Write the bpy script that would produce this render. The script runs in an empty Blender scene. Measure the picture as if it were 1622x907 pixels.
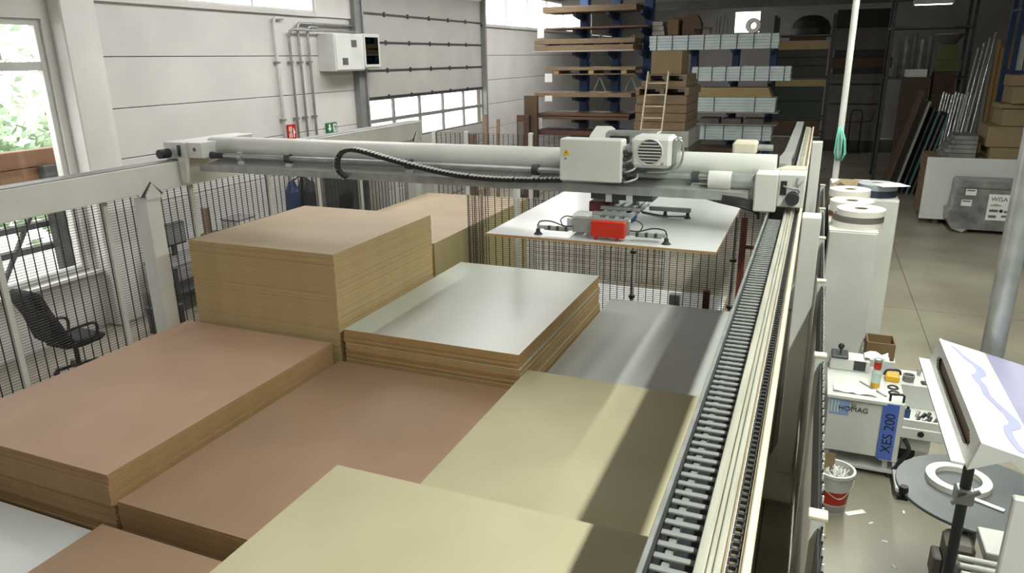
import bpy, math, random
from mathutils import Vector, Matrix
random.seed(7)
S = bpy.context.scene
COL = S.collection
R_ = math.radians

# ------------------------------------------------------------------ camera
cam_d = bpy.data.cameras.new('camera')
cam = bpy.data.objects.new('camera', cam_d); COL.objects.link(cam)
cam_d.sensor_width = 36.0
cam_d.lens = 1140.807 / 1622 * 36.0
cam_d.clip_start = .05; cam_d.clip_end = 300
cx = Vector((0.92413689, 0.3817753, -0.014786))
cy = Vector((0.10196625, -0.28374979, -0.95346156))
cz = Vector((-0.3682036, 0.87962133, -0.30115185))
m = Matrix((cx, -cy, -cz)).transposed().to_4x4()
m.translation = Vector((0, 0, 4.2))
cam.matrix_world = m
S.camera = cam
# ------------------------------------------------------------------ view, world, light
S.view_settings.view_transform = 'Standard'
S.view_settings.look = 'None'
S.view_settings.gamma = 1
S.view_settings.use_curve_mapping = False
S.view_settings.exposure = 0.0
w = bpy.data.worlds.new('world'); S.world = w; w.use_nodes = True
w.node_tree.nodes['Background'].inputs[0].default_value = (1, .975, .97, 1)
w.node_tree.nodes['Background'].inputs[1].default_value = 5.0

def area(name, loc, rot, sx, sy, power, col=(1, 1, 1), portal=False, spread=180):
    d = bpy.data.lights.new(name, 'AREA'); d.shape = 'RECTANGLE'; d.size = sx; d.size_y = sy
    d.energy = power; d.color = col; d.spread = R_(spread)
    if portal: d.cycles.is_portal = True
    o = bpy.data.objects.new(name, d); COL.objects.link(o); o.location = loc; o.rotation_euler = rot
    return o
# daylight from the roof above the storage cell (the shade below the wall cabinet and the sheen on the laminate sheets show it),
# and portals that guide the sky light through the windows the photograph shows
area('roof_light_offscreen', (-4.6, 3.5, 6.7), (0, 0, 0), 1.6, 13, 150, (1, .96, .95))
area('roof_light_offscreen', (-7.8, 18.5, 6.7), (0, 0, 0), 1.6, 21, 1050, (1, .97, .95))
area('window_portal', (-11.3, 5.2, 2.95), (0, R_(-90), 0), 3.8, 5.3, 0, portal=True)
area('window_portal', (-11.3, 11.6, 5.85), (0, R_(-90), 0), 1.2, 5.8, 0, portal=True)
area('window_portal', (-11.3, 30, 5.9), (0, R_(-90), 0), 1.2, 12.6, 0, portal=True)
area('window_portal', (-11.3, 19.85, 2.65), (0, R_(-90), 0), 1.2, 7.2, 0, portal=True)

# ------------------------------------------------------------------ materials
def lin(c):
    c = c.lstrip('#'); v = [int(c[i:i + 2], 16) / 255 for i in (0, 2, 4)]
    return tuple(x / 12.92 if x <= .04045 else ((x + .055) / 1.055) ** 2.4 for x in v) + (1,)
MATS = {}
def mat(name, c1, c2=None, rough=.6, metal=0, scale=3, stretch=(1, 1, 1), bump=0, detail=4, bscale=None, spec=.5):
    m = bpy.data.materials.new(name); m.use_nodes = True
    nt = m.node_tree; b = nt.nodes['Principled BSDF']
    b.inputs['Roughness'].default_value = rough; b.inputs['Metallic'].default_value = metal
    b.inputs['Specular IOR Level'].default_value = spec
    c2 = c2 or c1
    tc = nt.nodes.new('ShaderNodeTexCoord'); mp = nt.nodes.new('ShaderNodeMapping'); mp.inputs['Scale'].default_value = stretch
    n = nt.nodes.new('ShaderNodeTexNoise'); n.inputs['Scale'].default_value = scale; n.inputs['Detail'].default_value = detail
    nt.links.new(tc.outputs['Object'], mp.inputs[0]); nt.links.new(mp.outputs[0], n.inputs[0])
    r = nt.nodes.new('ShaderNodeValToRGB'); r.color_ramp.elements[0].color = lin(c1); r.color_ramp.elements[1].color = lin(c2)
    r.color_ramp.elements[0].position = .32; r.color_ramp.elements[1].position = .68
    nt.links.new(n.outputs[0], r.inputs[0]); nt.links.new(r.outputs[0], b.inputs['Base Color'])
    if bump:
        n2 = nt.nodes.new('ShaderNodeTexNoise'); n2.inputs['Scale'].default_value = bscale or scale * 8
        nt.links.new(mp.outputs[0], n2.inputs[0])
        bm = nt.nodes.new('ShaderNodeBump'); bm.inputs['Strength'].default_value = bump; bm.inputs['Distance'].default_value = .02
        nt.links.new(n2.outputs[0], bm.inputs['Height']); nt.links.new(bm.outputs[0], b.inputs['Normal'])
    MATS[name] = m
    return m
def emit(name, c, s):
    m = bpy.data.materials.new(name); m.use_nodes = True; b = m.node_tree.nodes['Principled BSDF']
    b.inputs['Base Color'].default_value = lin(c); b.inputs['Emission Color'].default_value = lin(c); b.inputs['Emission Strength'].default_value = s
    MATS[name] = m
def glass(name, fac=.06, tint=(1, 1, 1, 1), rough=.02):
    m = bpy.data.materials.new(name); m.use_nodes = True; nt = m.node_tree; nt.nodes.clear()
    o = nt.nodes.new('ShaderNodeOutputMaterial'); t = nt.nodes.new('ShaderNodeBsdfTransparent'); g = nt.nodes.new('ShaderNodeBsdfGlossy')
    x = nt.nodes.new('ShaderNodeMixShader'); x.inputs[0].default_value = fac; g.inputs['Roughness'].default_value = rough
    t.inputs[0].default_value = tint
    nt.links.new(t.outputs[0], x.inputs[1]); nt.links.new(g.outputs[0], x.inputs[2]); nt.links.new(x.outputs[0], o.inputs[0])
    MATS[name] = m
mat('concrete', '#7d786a', '#a19c8c', .42, scale=.55, bump=.08, detail=8, bscale=20)
mat('joint', '#4a463e', '#5a564c', .9)
mat('wall', '#d6d4d0', '#e0deda', .7, scale=1.2, bump=.05)
mat('wall2', '#cac8c4', '#d4d2ce', .75, scale=1)
mat('roof', '#7d7c78', '#8d8c88', .8)
mat('door_grey', '#a9a9a3', '#b3b3ad', .5, scale=1)
mat('steel_grey', '#7f8280', '#8c8f8d', .45, .2)
mat('dark_steel', '#3a3d40', '#4a4d50', .45, .3)
mat('white_paint', '#c2c4bf', '#cfd1cb', .4, scale=2)
mat('white_paint2', '#c8cac5', '#d6d8d3', .45, scale=2)
mat('cream', '#bfb9a4', '#cdc8b5', .45, scale=4)
mat('rail_top', '#98978a', '#afaea1', .4, scale=6, stretch=(8, .4, 8))
mat('galv', '#9da1a0', '#b4b8b6', .35, .55, scale=9)
mat('alu', '#a9aca8', '#bfc2be', .35, .5, scale=8, stretch=(.3, 4, 4))
mat('black', '#17181a', '#222326', .55)
mat('wire', '#1c1d1e', '#26282a', .5)
mat('rubber', '#202124', '#2b2c30', .7)
mat('red', '#b3261c', '#c0301f', .4)
mat('darkred', '#65302b', '#733a33', .5)
mat('blue', '#24406e', '#2d4c7f', .5)
mat('blue2', '#1b3358', '#223c66', .5)
mat('signblue', '#4a62b4', '#5570c0', .45)
mat('purple', '#8e8ca6', '#9896b0', .4)
mat('wave', '#9799b8', '#9d9fbf', .4)
mat('yellow', '#d8a51e', '#e3b22a', .45)
mat('green', '#1d6a3c', '#247646', .5)
mat('teal', '#4fae98', '#7cc9b6', .35)
mat('teal2', '#4a6a70', '#587a80', .5)
mat('text_dark', '#23262c', None, .6)
mat('logo_blue', '#86a6cf', '#93b2d8', .5)
mat('paper', '#dcdcda', '#ebebe9', .7)
mat('foil_white', '#c6d6da', '#dde8ea', .28, scale=3, bump=.25, bscale=9)
mat('wrap', '#5d5f5e', '#8b8c8a', .25, scale=3, bump=.5, bscale=7)
mat('chrome', '#a8aaac', '#dcdedf', .2, .8, scale=20, bump=.3, bscale=14)
mat('wood', '#75624b', '#847057', .6, scale=3, stretch=(1, 6, 6))
mat('wood_pale', '#a08a62', '#ae9870', .6, scale=3, stretch=(1, 6, 6))
mat('wood_dark', '#57402f', '#664c38', .6, scale=3, stretch=(1, 6, 6))
mat('beamwood', '#6a4a33', '#79583e', .6, scale=2, stretch=(4, .5, 4))
mat('card', '#7d6c50', '#8a785b', .8, scale=2)
mat('card_dark', '#6f5a3e', '#7d6748', .8, scale=2)
mat('mdf_pink', '#a0836b', '#aa8d74', .6, scale=1.1, detail=2)
mat('mdf_pink_edge', '#957750', '#a5865c', .8, scale=5, stretch=(1, 1, 30))
mat('mdf_brown', '#8a6f56', '#94785e', .6, scale=1.1, detail=2)
mat('mdf_brown_edge', '#876a45', '#96774f', .8, scale=5, stretch=(1, 1, 30))
mat('pale', '#aaa386', '#b3ac90', .8, scale=1.2, detail=2, spec=.25)
mat('pale_edge', '#9f9268', '#ada075', .8, scale=5, stretch=(1, 1, 30))
mat('tall_top', '#9c8b70', '#a7967b', .6, scale=1, detail=2)
mat('tall_edge', '#ad966a', '#baa378', .8, scale=4, stretch=(1, 1, 30))
mat('lam_white', '#aab0a4', '#b1b7ab', .28, scale=1, detail=1)
mat('lam_grey', '#adb0ae', '#b2b5b3', .26, scale=1, detail=1)
mat('lam_bright', '#c6c9c8', '#cdd0cf', .2, scale=1, detail=1)
mat('lam_edge', '#9a7a4c', '#ad8c5c', .75, scale=5, stretch=(1, 1, 40))
mat('green_dark', '#1d2a22', '#26362b', .5)
mat('black_pack', '#242321', '#302e2b', .5)
mat('brown_pack', '#4b3a29', '#5a4631', .6)
mat('grey_pack', '#605c55', '#6e6a62', .6)
mat('grey_pale', '#9b9991', '#aaa89f', .6)
mat('leaf', '#6f9068', '#b7cfae', .6, scale=2)
mat('leaf2', '#8fa58a', '#cfdccb', .6, scale=2)
mat('ground_out', '#c9c6be', '#dedbd4', .8)
mat('steel_disc', '#54585a', '#606466', .4, .1)
mat('bottle', '#b9d0c8', '#c6dcd4', .15)
mat('tape_brown', '#8a5f3a', '#9a6d46', .6)
mat('tape_grey', '#6d6660', '#777069', .6)
mat('tape_navy', '#23293a', '#2b3246', .5)
mat('tape_slate', '#8f979d', '#9aa2a8', .5)
mat('reel_white', '#e0ddd2', '#eae7dd', .5)
mat('rust', '#4d352e', '#5e4238', .8)
mat('board_bright', '#b08a5c', '#bd976a', .6, scale=3, stretch=(6, 6, .5))
mat('clad', '#8f8c90', '#9b989b', .5, scale=2)
mat('chan', '#85765c', '#948468', .6)
mat('upholstery', '#1b1b1e', '#26262a', .85, scale=60)
glass('glass', .07)
glass('glass_dark', .12, (.25, .27, .3, 1))
glass('film', .22, (.85, .85, .85, 1), .2)
emit('tube_glow', '#f4fbee', 9)

# ------------------------------------------------------------------ mesh builder
class MB:
    def __init__(s): s.v = []; s.f = []; s.sm = []; s.mi = []
    def add(s, vs, fs, smooth=False, mi=0):
        o = len(s.v); s.v += [tuple(v) for v in vs]
        for f in fs: s.f.append(tuple(i + o for i in f)); s.sm.append(smooth); s.mi.append(mi)
        return s
    BF = [(0, 3, 2, 1), (4, 5, 6, 7), (0, 1, 5, 4), (1, 2, 6, 5), (2, 3, 7, 6), (3, 0, 4, 7)]
    def box(s, x0, y0, z0, x1, y1, z1, mi=0):
        return s.add([(x0, y0, z0), (x1, y0, z0), (x1, y1, z0), (x0, y1, z0), (x0, y0, z1), (x1, y0, z1), (x1, y1, z1), (x0, y1, z1)], MB.BF, False, mi)
    def cbox(s, x0, y0, z0, x1, y1, z1, c=.01):      # box with chamfered edges
        vs = []; ax = ((x0, x1), (y0, y1), (z0, z1))
        idx = {}
        for sx in (0, 1):
            for sy in (0, 1):
                for sz in (0, 1):
                    sg = (sx, sy, sz)
                    for k in range(3):
                        p = [ax[i][sg[i]] + ((c if sg[i] == 0 else -c) if i != k else 0) for i in range(3)]
                        idx[(sg, k)] = len(vs); vs.append(p)
        fs = []
        for k in range(3):
            a, b = [(1, 2), (2, 0), (0, 1)][k]
            for q in (0, 1):
                loop = []
                for (i, j) in ((0, 0), (1, 0), (1, 1), (0, 1)):
                    sg = [0, 0, 0]; sg[k] = q; sg[a] = i; sg[b] = j; loop.append(idx[(tuple(sg), k)])
                fs.append(loop if q else loop[::-1])
            for i in (0, 1):
                for j in (0, 1):
                    e0 = [0, 0, 0]; e0[a] = i; e0[b] = j; e1 = list(e0); e1[k] = 1
                    e0 = tuple(e0); e1 = tuple(e1)
                    fs.append([idx[(e0, a)], idx[(e1, a)], idx[(e1, b)], idx[(e0, b)]])
        for sx in (0, 1):
            for sy in (0, 1):
                for sz in (0, 1): fs.append([idx[((sx, sy, sz), k)] for k in range(3)])
        return s.add(vs, fs)
    def bar(s, p0, p1, w, h, up=(0, 0, 1)):
        p0 = Vector(p0); p1 = Vector(p1); d = (p1 - p0).normalized(); u = Vector(up)
        if abs(d.dot(u)) > .98: u = Vector((0, 1, 0))
        r = d.cross(u).normalized(); u = r.cross(d)
        r *= w / 2; u *= h / 2
        return s.add([p0 - r - u, p0 + r - u, p0 + r + u, p0 - r + u, p1 - r - u, p1 + r - u, p1 + r + u, p1 - r + u],
                     [(0, 1, 2, 3), (7, 6, 5, 4), (0, 4, 5, 1), (1, 5, 6, 2), (2, 6, 7, 3), (3, 7, 4, 0)])
    def cyl(s, p0, p1, r, n=14, r2=None, caps=True):
        p0 = Vector(p0); p1 = Vector(p1); d = (p1 - p0).normalized(); r2 = r if r2 is None else r2
        u = Vector((0, 0, 1)) if abs(d.z) < .9 else Vector((1, 0, 0))
        a = d.cross(u).normalized(); b = d.cross(a)
        ring = lambda p, q: [p + (a * math.cos(2 * math.pi * i / n) + b * math.sin(2 * math.pi * i / n)) * q for i in range(n)]
        A = ring(p0, r); Bq = ring(p1, r2)
        s.add(A + Bq, [(i, (i + 1) % n, n + (i + 1) % n, n + i) for i in range(n)], True)
        if caps: s.add(A, [tuple(range(n))[::-1]]); s.add(Bq, [tuple(range(n))])
        return s
    def tube(s, pts, r, n=8):
        pts = [Vector(p) for p in pts]; vs = []; fs = []; prev = None
        for i, p in enumerate(pts):
            d = ((pts[min(i + 1, len(pts) - 1)] - pts[max(i - 1, 0)])).normalized()
            a = prev if prev is not None else (d.cross(Vector((0, 0, 1))) if abs(d.z) < .9 else d.cross(Vector((1, 0, 0))))
            a = (a - d * a.dot(d)).normalized(); prev = a; b = d.cross(a)
            vs += [p + (a * math.cos(2 * math.pi * k / n) + b * math.sin(2 * math.pi * k / n)) * r for k in range(n)]
        for i in range(len(pts) - 1):
            for k in range(n): fs.append((i * n + k, i * n + (k + 1) % n, (i + 1) * n + (k + 1) % n, (i + 1) * n + k))
        fs.append(tuple(range(n))[::-1]); fs.append(tuple(range((len(pts) - 1) * n, len(pts) * n)))
        return s.add(vs, fs, True)
    def hose(s, pts, r, n=8):
        P = [Vector(p) for p in pts]; out = []
        for k in range(len(P) - 1):
            a, b, c, d = P[max(k - 1, 0)], P[k], P[k + 1], P[min(k + 2, len(P) - 1)]
            for i in range(6):
                u = i / 6; out.append(.5 * (2 * b + (c - a) * u + (2 * a - 5 * b + 4 * c - d) * u * u + (3 * b - a - 3 * c + d) * u ** 3))
        return s.tube(out + [P[-1]], r, n)
    def lathe(s, prof, c, n=28, axis='z', closed=False):     # sharp profile edges: each band has its own verts
        c = Vector(c)
        def pt(r, z, i):
            t = 2 * math.pi * i / n; x, y = r * math.cos(t), r * math.sin(t)
            return c + {'z': Vector((x, y, z)), 'x': Vector((z, x, y)), 'y': Vector((y, z, x))}[axis]
        pr = list(prof) + ([prof[0]] if closed else [])
        for (r0, z0), (r1, z1) in zip(pr, pr[1:]):
            A = [pt(r0, z0, i) for i in range(n)]; Bq = [pt(r1, z1, i) for i in range(n)]
            s.add(A + Bq, [(i, (i + 1) % n, n + (i + 1) % n, n + i) for i in range(n)], True)
        return s
    def prism(s, poly, axis, a, b):        # polygon extruded along an axis
        f = {'x': lambda p, t: (t, p[0], p[1]), 'y': lambda p, t: (p[0], t, p[1]), 'z': lambda p, t: (p[0], p[1], t)}[axis]
        n = len(poly)
        return s.add([f(p, a) for p in poly] + [f(p, b) for p in poly],
                     [tuple(range(n))[::-1], tuple(range(n, 2 * n))] + [(i, (i + 1) % n, n + (i + 1) % n, n + i) for i in range(n)])
    def mesh(s, name, mats):
        me = bpy.data.meshes.new(name); me.from_pydata(s.v, [], s.f)
        me.polygons.foreach_set('use_smooth', s.sm); me.polygons.foreach_set('material_index', s.mi)
        for q in (mats if isinstance(mats, (list, tuple)) else [mats]): me.materials.append(MATS[q])
        import bmesh
        bm = bmesh.new(); bm.from_mesh(me); bmesh.ops.recalc_face_normals(bm, faces=bm.faces); bm.to_mesh(me); bm.free()
        me.update(); return me
    def build(s, name, mats, parent=None, **k):
        o = bpy.data.objects.new(name, s.mesh(name, mats)); COL.objects.link(o)
        if parent is not None:
            o.parent = parent
            o.matrix_parent_inverse = Matrix.Translation(parent.location).inverted() if parent.parent is None and parent.type == 'EMPTY' and not k.get('local') else Matrix()
        if k.get('stuff'): o['kind'] = 'stuff'
        if k.get('label'): o['label'] = k['label']
        return o
def tag(o, label, cat, group=None, kind=None):
    o['label'] = label
    if cat: o['category'] = cat
    if group: o['group'] = group
    if kind: o['kind'] = kind
    return o
def thing(name, label, cat, loc=(0, 0, 0), group=None):
    o = bpy.data.objects.new(name, None); COL.objects.link(o); o.location = loc; o.empty_display_size = .1
    return tag(o, label, cat, group)
def single(name, mb, mats, label, cat, group=None):
    return tag(mb.build(name, mats), label, cat, group)
def struct(name, mb, mats, label=None):
    o = mb.build(name, mats); o['kind'] = 'structure'
    if label: o['label'] = label
    return o
def text(name, body, size, mtx, mt, parent, extrude=.001):
    c = bpy.data.curves.new(name, 'FONT'); c.body = body; c.size = size; c.extrude = extrude; c.align_x = 'LEFT'
    t = bpy.data.objects.new('tmp', c); COL.objects.link(t)
    bpy.context.view_layer.update()
    me = bpy.data.meshes.new_from_object(t.evaluated_get(bpy.context.evaluated_depsgraph_get()))
    bpy.data.objects.remove(t)
    me.transform(mtx); me.materials.clear(); me.materials.append(MATS[mt])
    o = bpy.data.objects.new(name, me); COL.objects.link(o); o.parent = parent
    if parent is not None and parent.type == 'EMPTY': o.matrix_parent_inverse = Matrix.Translation(parent.location).inverted()
    return o
def frame(origin, ux, uy):
    ux = Vector(ux).normalized(); uy = Vector(uy).normalized(); n = ux.cross(uy)
    m = Matrix((ux, uy, n)).transposed().to_4x4(); m.translation = Vector(origin); return m
def copy_tree(o, parent=None):
    c = o.copy(); COL.objects.link(c)
    if parent is not None: c.parent = parent
    for ch in o.children: copy_tree(ch, c)
    return c
rnd = random.uniform

# ================================================================== THE HALL
XW = -10.8; ZC = 6.8
fl = struct('floor', MB().box(-11.1, -8, -.3, 15, 42, -.006), 'joint', 'grey concrete floor slab of the hall')
xs = [-11.1, -8.1, -4.1, -.1, 1.9, 5.9, 9.9, 15]; ys = [-8, -2, 4, 9, 13.4, 18, 24, 30, 36, 42]
for i in range(len(xs) - 1):
    for j in range(len(ys) - 1):
        MB().box(xs[i] + .006, ys[j] + .006, -.2, xs[i + 1] - .006, ys[j + 1] - .006, 0).build('slab', 'concrete', fl)
ce = struct('ceiling', MB().box(-11.1, -8, ZC, 15, 42, ZC + .3), 'roof')
for y in range(-4, 42, 6):
    MB().box(-10.8, y - .15, ZC - .45, 14.7, y + .15, ZC).build('roof_beam', 'roof', ce)
wl = MB()
T = XW - .3
for (y0, y1, z0, z1) in [(-8, 2.5, 0, ZC), (2.5, 7.85, 0, 1.0), (2.5, 7.85, 4.87, ZC), (7.85, 8.62, 0, ZC), (8.62, 14.5, 6.5, ZC), (14.5, 16.2, 5.19, ZC),
                         (16.2, 23.5, 6.05, ZC), (23.5, 42, 6.5, ZC), (36.5, 42, 5.3, 6.5)]:
    wl.box(T, y0, z0, XW, y1, z1)
wl = struct('wall_left', wl, 'wall', 'white painted side wall with precast panels')
for a, b, top in ((8.62, 16.2, 5.2), (23.5, 42, 5.28)):
    zz = [0, 1.0, 1.83, 2.67, 3.5, 4.33, top]
    for z0, z1 in zip(zz, zz[1:]):
        MB().cbox(T, a + .004, z0 + .006, XW - .06, b - .004, z1 - .006, .008).build('panel', 'wall2', wl)
    MB().box(T + .05, a, 0, XW - .09, b, top - .02).build('panel_backing', 'joint', wl)
MB().cbox(XW - .05, 7.98, 0, XW + .28, 8.5, ZC, .02).build('pillar', 'wall', wl)
MB().cbox(XW - .12, 8.62, 0, XW + .03, 8.78, 5.2, .01).build('corner_strip', 'wall', wl)
MB().box(XW - .1, 8.62, 5.18, XW + .02, 14.5, 5.26).build('ledge', 'wall2', wl)
MB().box(XW - .1, 23.5, 5.26, XW + .02, 36.5, 5.32).build('ledge', 'wall2', wl)
wb = MB()
for (x0, x1, z0, z1) in [(-11.1, -4.6, 0, ZC), (-4.6, -3.25, 0, 5.3), (-4.6, -3.25, 6.42, ZC), (-3.25, 15, 0, ZC)]: wb.box(x0, 42, z0, x1, 42.3, z1)
struct('wall_back', wb, 'wall2', 'pale end wall of the hall behind the stored boards')
struct('wall_right', MB().box(15, -8, 0, 15.3, 42.3, ZC), 'wall2')
struct('wall_front', MB().box(-11.1, -8.3, 0, 15.3, -8, ZC), 'wall2')
def window(n, axis, pos, a0, a1, z0, z1, vm, hm, fr=.07, sill=True, fm='white_paint2', vz={}):
    d = .12
    def bx(mb, a, b, c, e, t0=0, t1=d):
        return mb.box(pos - t1, a, c, pos - t0, b, e) if axis == 'x' else mb.box(a, pos + t0, c, b, pos + t1, e)
    f = MB(); bx(f, a0, a1, z0, z0 + fr); bx(f, a0, a1, z1 - fr, z1); bx(f, a0, a0 + fr, z0 + fr, z1 - fr); bx(f, a1 - fr, a1, z0 + fr, z1 - fr)
    o = struct('window_%d' % n, f, fm)
    for v in vm: q = MB(); bx(q, v - fr * .5, v + fr * .5, vz.get(v, z0) + fr, z1 - fr, .01, d - .01); q.build('mullion', fm, o)
    for h in hm: q = MB(); bx(q, a0 + fr, a1 - fr, h - fr * .7, h + fr * .7, .005, d - .005); q.build('transom', fm, o)
    vs = [a0 + fr] + list(vm) + [a1 - fr]; hs = [z0 + fr] + list(hm) + [z1 - fr]
    for i in range(len(vs) - 1):
        for j in range(len(hs) - 1):
            q = MB(); bx(q, vs[i] + .02, vs[i + 1] - .02, hs[j] + .02, hs[j + 1] - .02, .05, .056); q.build('pane', 'glass', o)
    return o
w1 = window(1, 'x', XW - .05, 2.5, 7.85, 1.0, 4.87, (3.4, 5.3, 7.15), (4.2,), .09, vz={7.15: 4.2})
MB().cbox(XW - .05, 2.4, .94, XW + .18, 7.95, 1.0, .01).build('window_sill', 'white_paint', w1)
window(2, 'x', XW - .05, 8.66, 14.5, 5.26, 6.5, (10.6, 12.5), (), .05)
window(3, 'x', XW - .05, 23.6, 36.5, 5.32, 6.5, (25.8, 28, 30.2, 32.4, 34.5), (), .05)
window(4, 'y', 42.02, -4.6, -3.25, 5.3, 6.42, (), (), .05)

# sectional door
dr = struct('door_1', MB().box(XW - .14, 16.2, 0, XW - .1, 23.5, 1.5), 'door_grey', 'grey sectional overhead door with two rows of panes')
for z0, z1 in ((.0, .75), (.75, 1.45), (1.45, 2.08), (3.27, 3.96), (3.96, 4.66), (4.66, 5.36), (5.36, 6.05)):
    MB().cbox(XW - .1, 16.2, z0 + .008, XW - .04, 23.5, z1 - .008, .015).build('door_section', 'door_grey', dr)
for z in (3.96, 4.66, 5.36, 3.27):
    MB().box(XW - .05, 16.2, z - .025, XW - .02, 23.5, z + .025).build('section_joint', 'dark_steel', dr)
    for k in range(1, 6):
        MB().cbox(XW - .04, 16.2 + k * 1.22 - .03, z - .06, XW + .0, 16.2 + k * 1.22 + .03, z + .06, .006).build('hinge', 'dark_steel', dr)
for z0, z1 in ((2.08, 2.67), (2.67, 3.25)):
    fr = MB(); fr.box(XW - .1, 16.2, z0, XW - .04, 23.5, z0 + .05); fr.box(XW - .1, 16.2, z1 - .05, XW - .04, 23.5, z1)
    for k in range(6): yy = 16.2 + k * 7.3 / 5; fr.box(XW - .1, max(16.2, yy - .05), z0 + .05, XW - .04, min(23.5, yy + .05), z1 - .05)
    fr = fr.build('pane_frame', 'steel_grey', dr)
    for k in range(5): MB().box(XW - .075, 16.25 + k * 1.46, z0 + .05, XW - .07, 16.15 + (k + 1) * 1.46, z1 - .05).build('pane', 'glass', fr)
for y, s in ((15.85, 1), (23.5, -1)):
    MB().box(XW - .06, y, 0, XW + .12, y + (.33 if s > 0 else .12), 6.1).build('door_track', 'steel_grey', dr)
MB().cyl((XW + .16, 16.13, 0), (XW + .16, 16.13, 5.9), .025).build('track_rail', 'galv', dr)

# things on the left wall
for k, (y, z1) in enumerate(((12.98, 5.1), (13.43, 4.88), (13.75, 5.02), (14.08, 4.95))):
    xr = XW + (.1 if k == 1 else .03)      # run 1 passes in front of the next two risers
    b = MB(); b.tube([(XW + .02, y, 0.2), (XW + .02, y, z1 - .14), (XW + .02 + (xr - XW - .02) * .4, y + .02, z1 - .04), (xr, y + .07, z1), (xr, y + .12, z1), (xr, [13.3, 15.86, 15.86, 14.45][k], z1)], .03 if k else .035)
    b = b.build('conduit_pipe', 'galv' if k else 'white_paint2')
    tag(b, ['white cable duct on the wall, farthest of four from the overhead door', 'grey conduit above the red hydrant sign', 'middle grey conduit between two others on the wall', 'grey conduit nearest the green exit sign'][k], 'conduit', 'conduits beside the overhead door')
    for z in (1.5, 3.0, 4.2): MB().box(XW - .06, y - .05, z - .02, XW + .06, y + .05, z + .02).build('clip', 'steel_grey', b)
p = thing('downpipe', 'thin dark pipe running up the white pillar corner', 'pipe', (XW, 8.6, 0))
MB().cyl((XW + .07, 8.58, 0), (XW + .07, 8.58, ZC), .022).build('pipe', 'steel_grey', p)
for z in (2.2, 4.2): MB().lathe([(.03, 0), (.04, 0), (.04, .05), (.03, .05)], (XW + .07, 8.58, z), 12).build('collar', 'dark_steel', p)
p = thing('electrical_cabinet', 'grey wall cabinet with two vent grilles', 'cabinet', (XW, 15.1, 4.0))
MB().cbox(XW - .06, 14.5, 3.98, XW + .42, 15.68, 4.82, .012).build('body', 'white_paint2', p)
MB().cbox(XW + .42, 14.53, 4.01, XW + .44, 15.65, 4.79, .006).build('door', 'white_paint2', p)
for (y, z) in ((15.25, 4.6), (14.85, 4.2)):
    g = MB()
    for k in range(5): g.box(XW + .44, y - .1 + k * .045, z - .08, XW + .447, y - .075 + k * .045, z + .08)
    g.build('vent_grille', 'black', p)
p = thing('meter_box', 'white framed wall box with dark glass front beside the door', 'box', (XW, 16, 4))
MB().cbox(XW - .06, 15.72, 4.02, XW + .36, 16.5, 4.84, .012).build('body', 'white_paint2', p)
b = MB(); b.box(XW + .36, 15.76, 4.06, XW + .385, 16.46, 4.12); b.box(XW + .36, 15.76, 4.76, XW + .385, 16.46, 4.81); b.box(XW + .36, 15.76, 4.12, XW + .385, 15.82, 4.76); b.box(XW + .36, 16.4, 4.12, XW + .385, 16.46, 4.76)
b.build('door_frame', 'white_paint', p)
MB().box(XW + .361, 15.82, 4.12, XW + .368, 16.4, 4.76).build('inner_panel', 'dark_steel', p)
MB().box(XW + .376, 15.82, 4.12, XW + .38, 16.4, 4.76).build('glass_front', 'glass_dark', p)
for y in (15.92, 16.16): MB().box(XW + .366, y, 4.18, XW + .374, y + .12, 4.42).build('meter', 'black', p)
p = thing('hydrant_sign', 'small red fire hydrant sign on the white wall', 'sign', (XW, 13.2, 2.7))
MB().box(XW - .055, 13.1, 2.55, XW + .0, 13.38, 2.88).build('plate', 'red', p)
b = MB(); b.box(XW, 13.14, 2.6, XW + .004, 13.17, 2.84); b.box(XW, 13.2, 2.6, XW + .004, 13.23, 2.84); b.box(XW, 13.14, 2.7, XW + .004, 13.23, 2.73); b.build('hose_symbol', 'paper', p)
b = MB(); b.box(XW, 13.28, 2.6, XW + .004, 13.31, 2.8); b.box(XW, 13.31, 2.68, XW + .004, 13.34, 2.74); b.build('flame_symbol', 'paper', p)
p = thing('exit_sign', 'small green escape route sign with white arrow on wall', 'sign', (XW, 14.7, 2.7))
MB().box(XW - .055, 14.53, 2.55, XW + .0, 14.92, 2.8).build('plate', 'green', p)
MB().prism([(14.62, 2.6), (14.7, 2.68), (14.65, 2.68), (14.65, 2.77), (14.59, 2.77), (14.59, 2.68), (14.54, 2.68)], 'x', XW, XW + .004).build('arrow', 'paper', p)
b = MB(); b.box(XW, 14.76, 2.58, XW + .003, 14.89, 2.77); b.build('door_symbol', 'paper', p)
b = MB(); b.prism([(14.8, 2.6), (14.83, 2.66), (14.8, 2.7), (14.83, 2.75), (14.86, 2.7), (14.85, 2.62)], 'x', XW + .003, XW + .006); b.build('runner_symbol', 'green', p)

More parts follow.
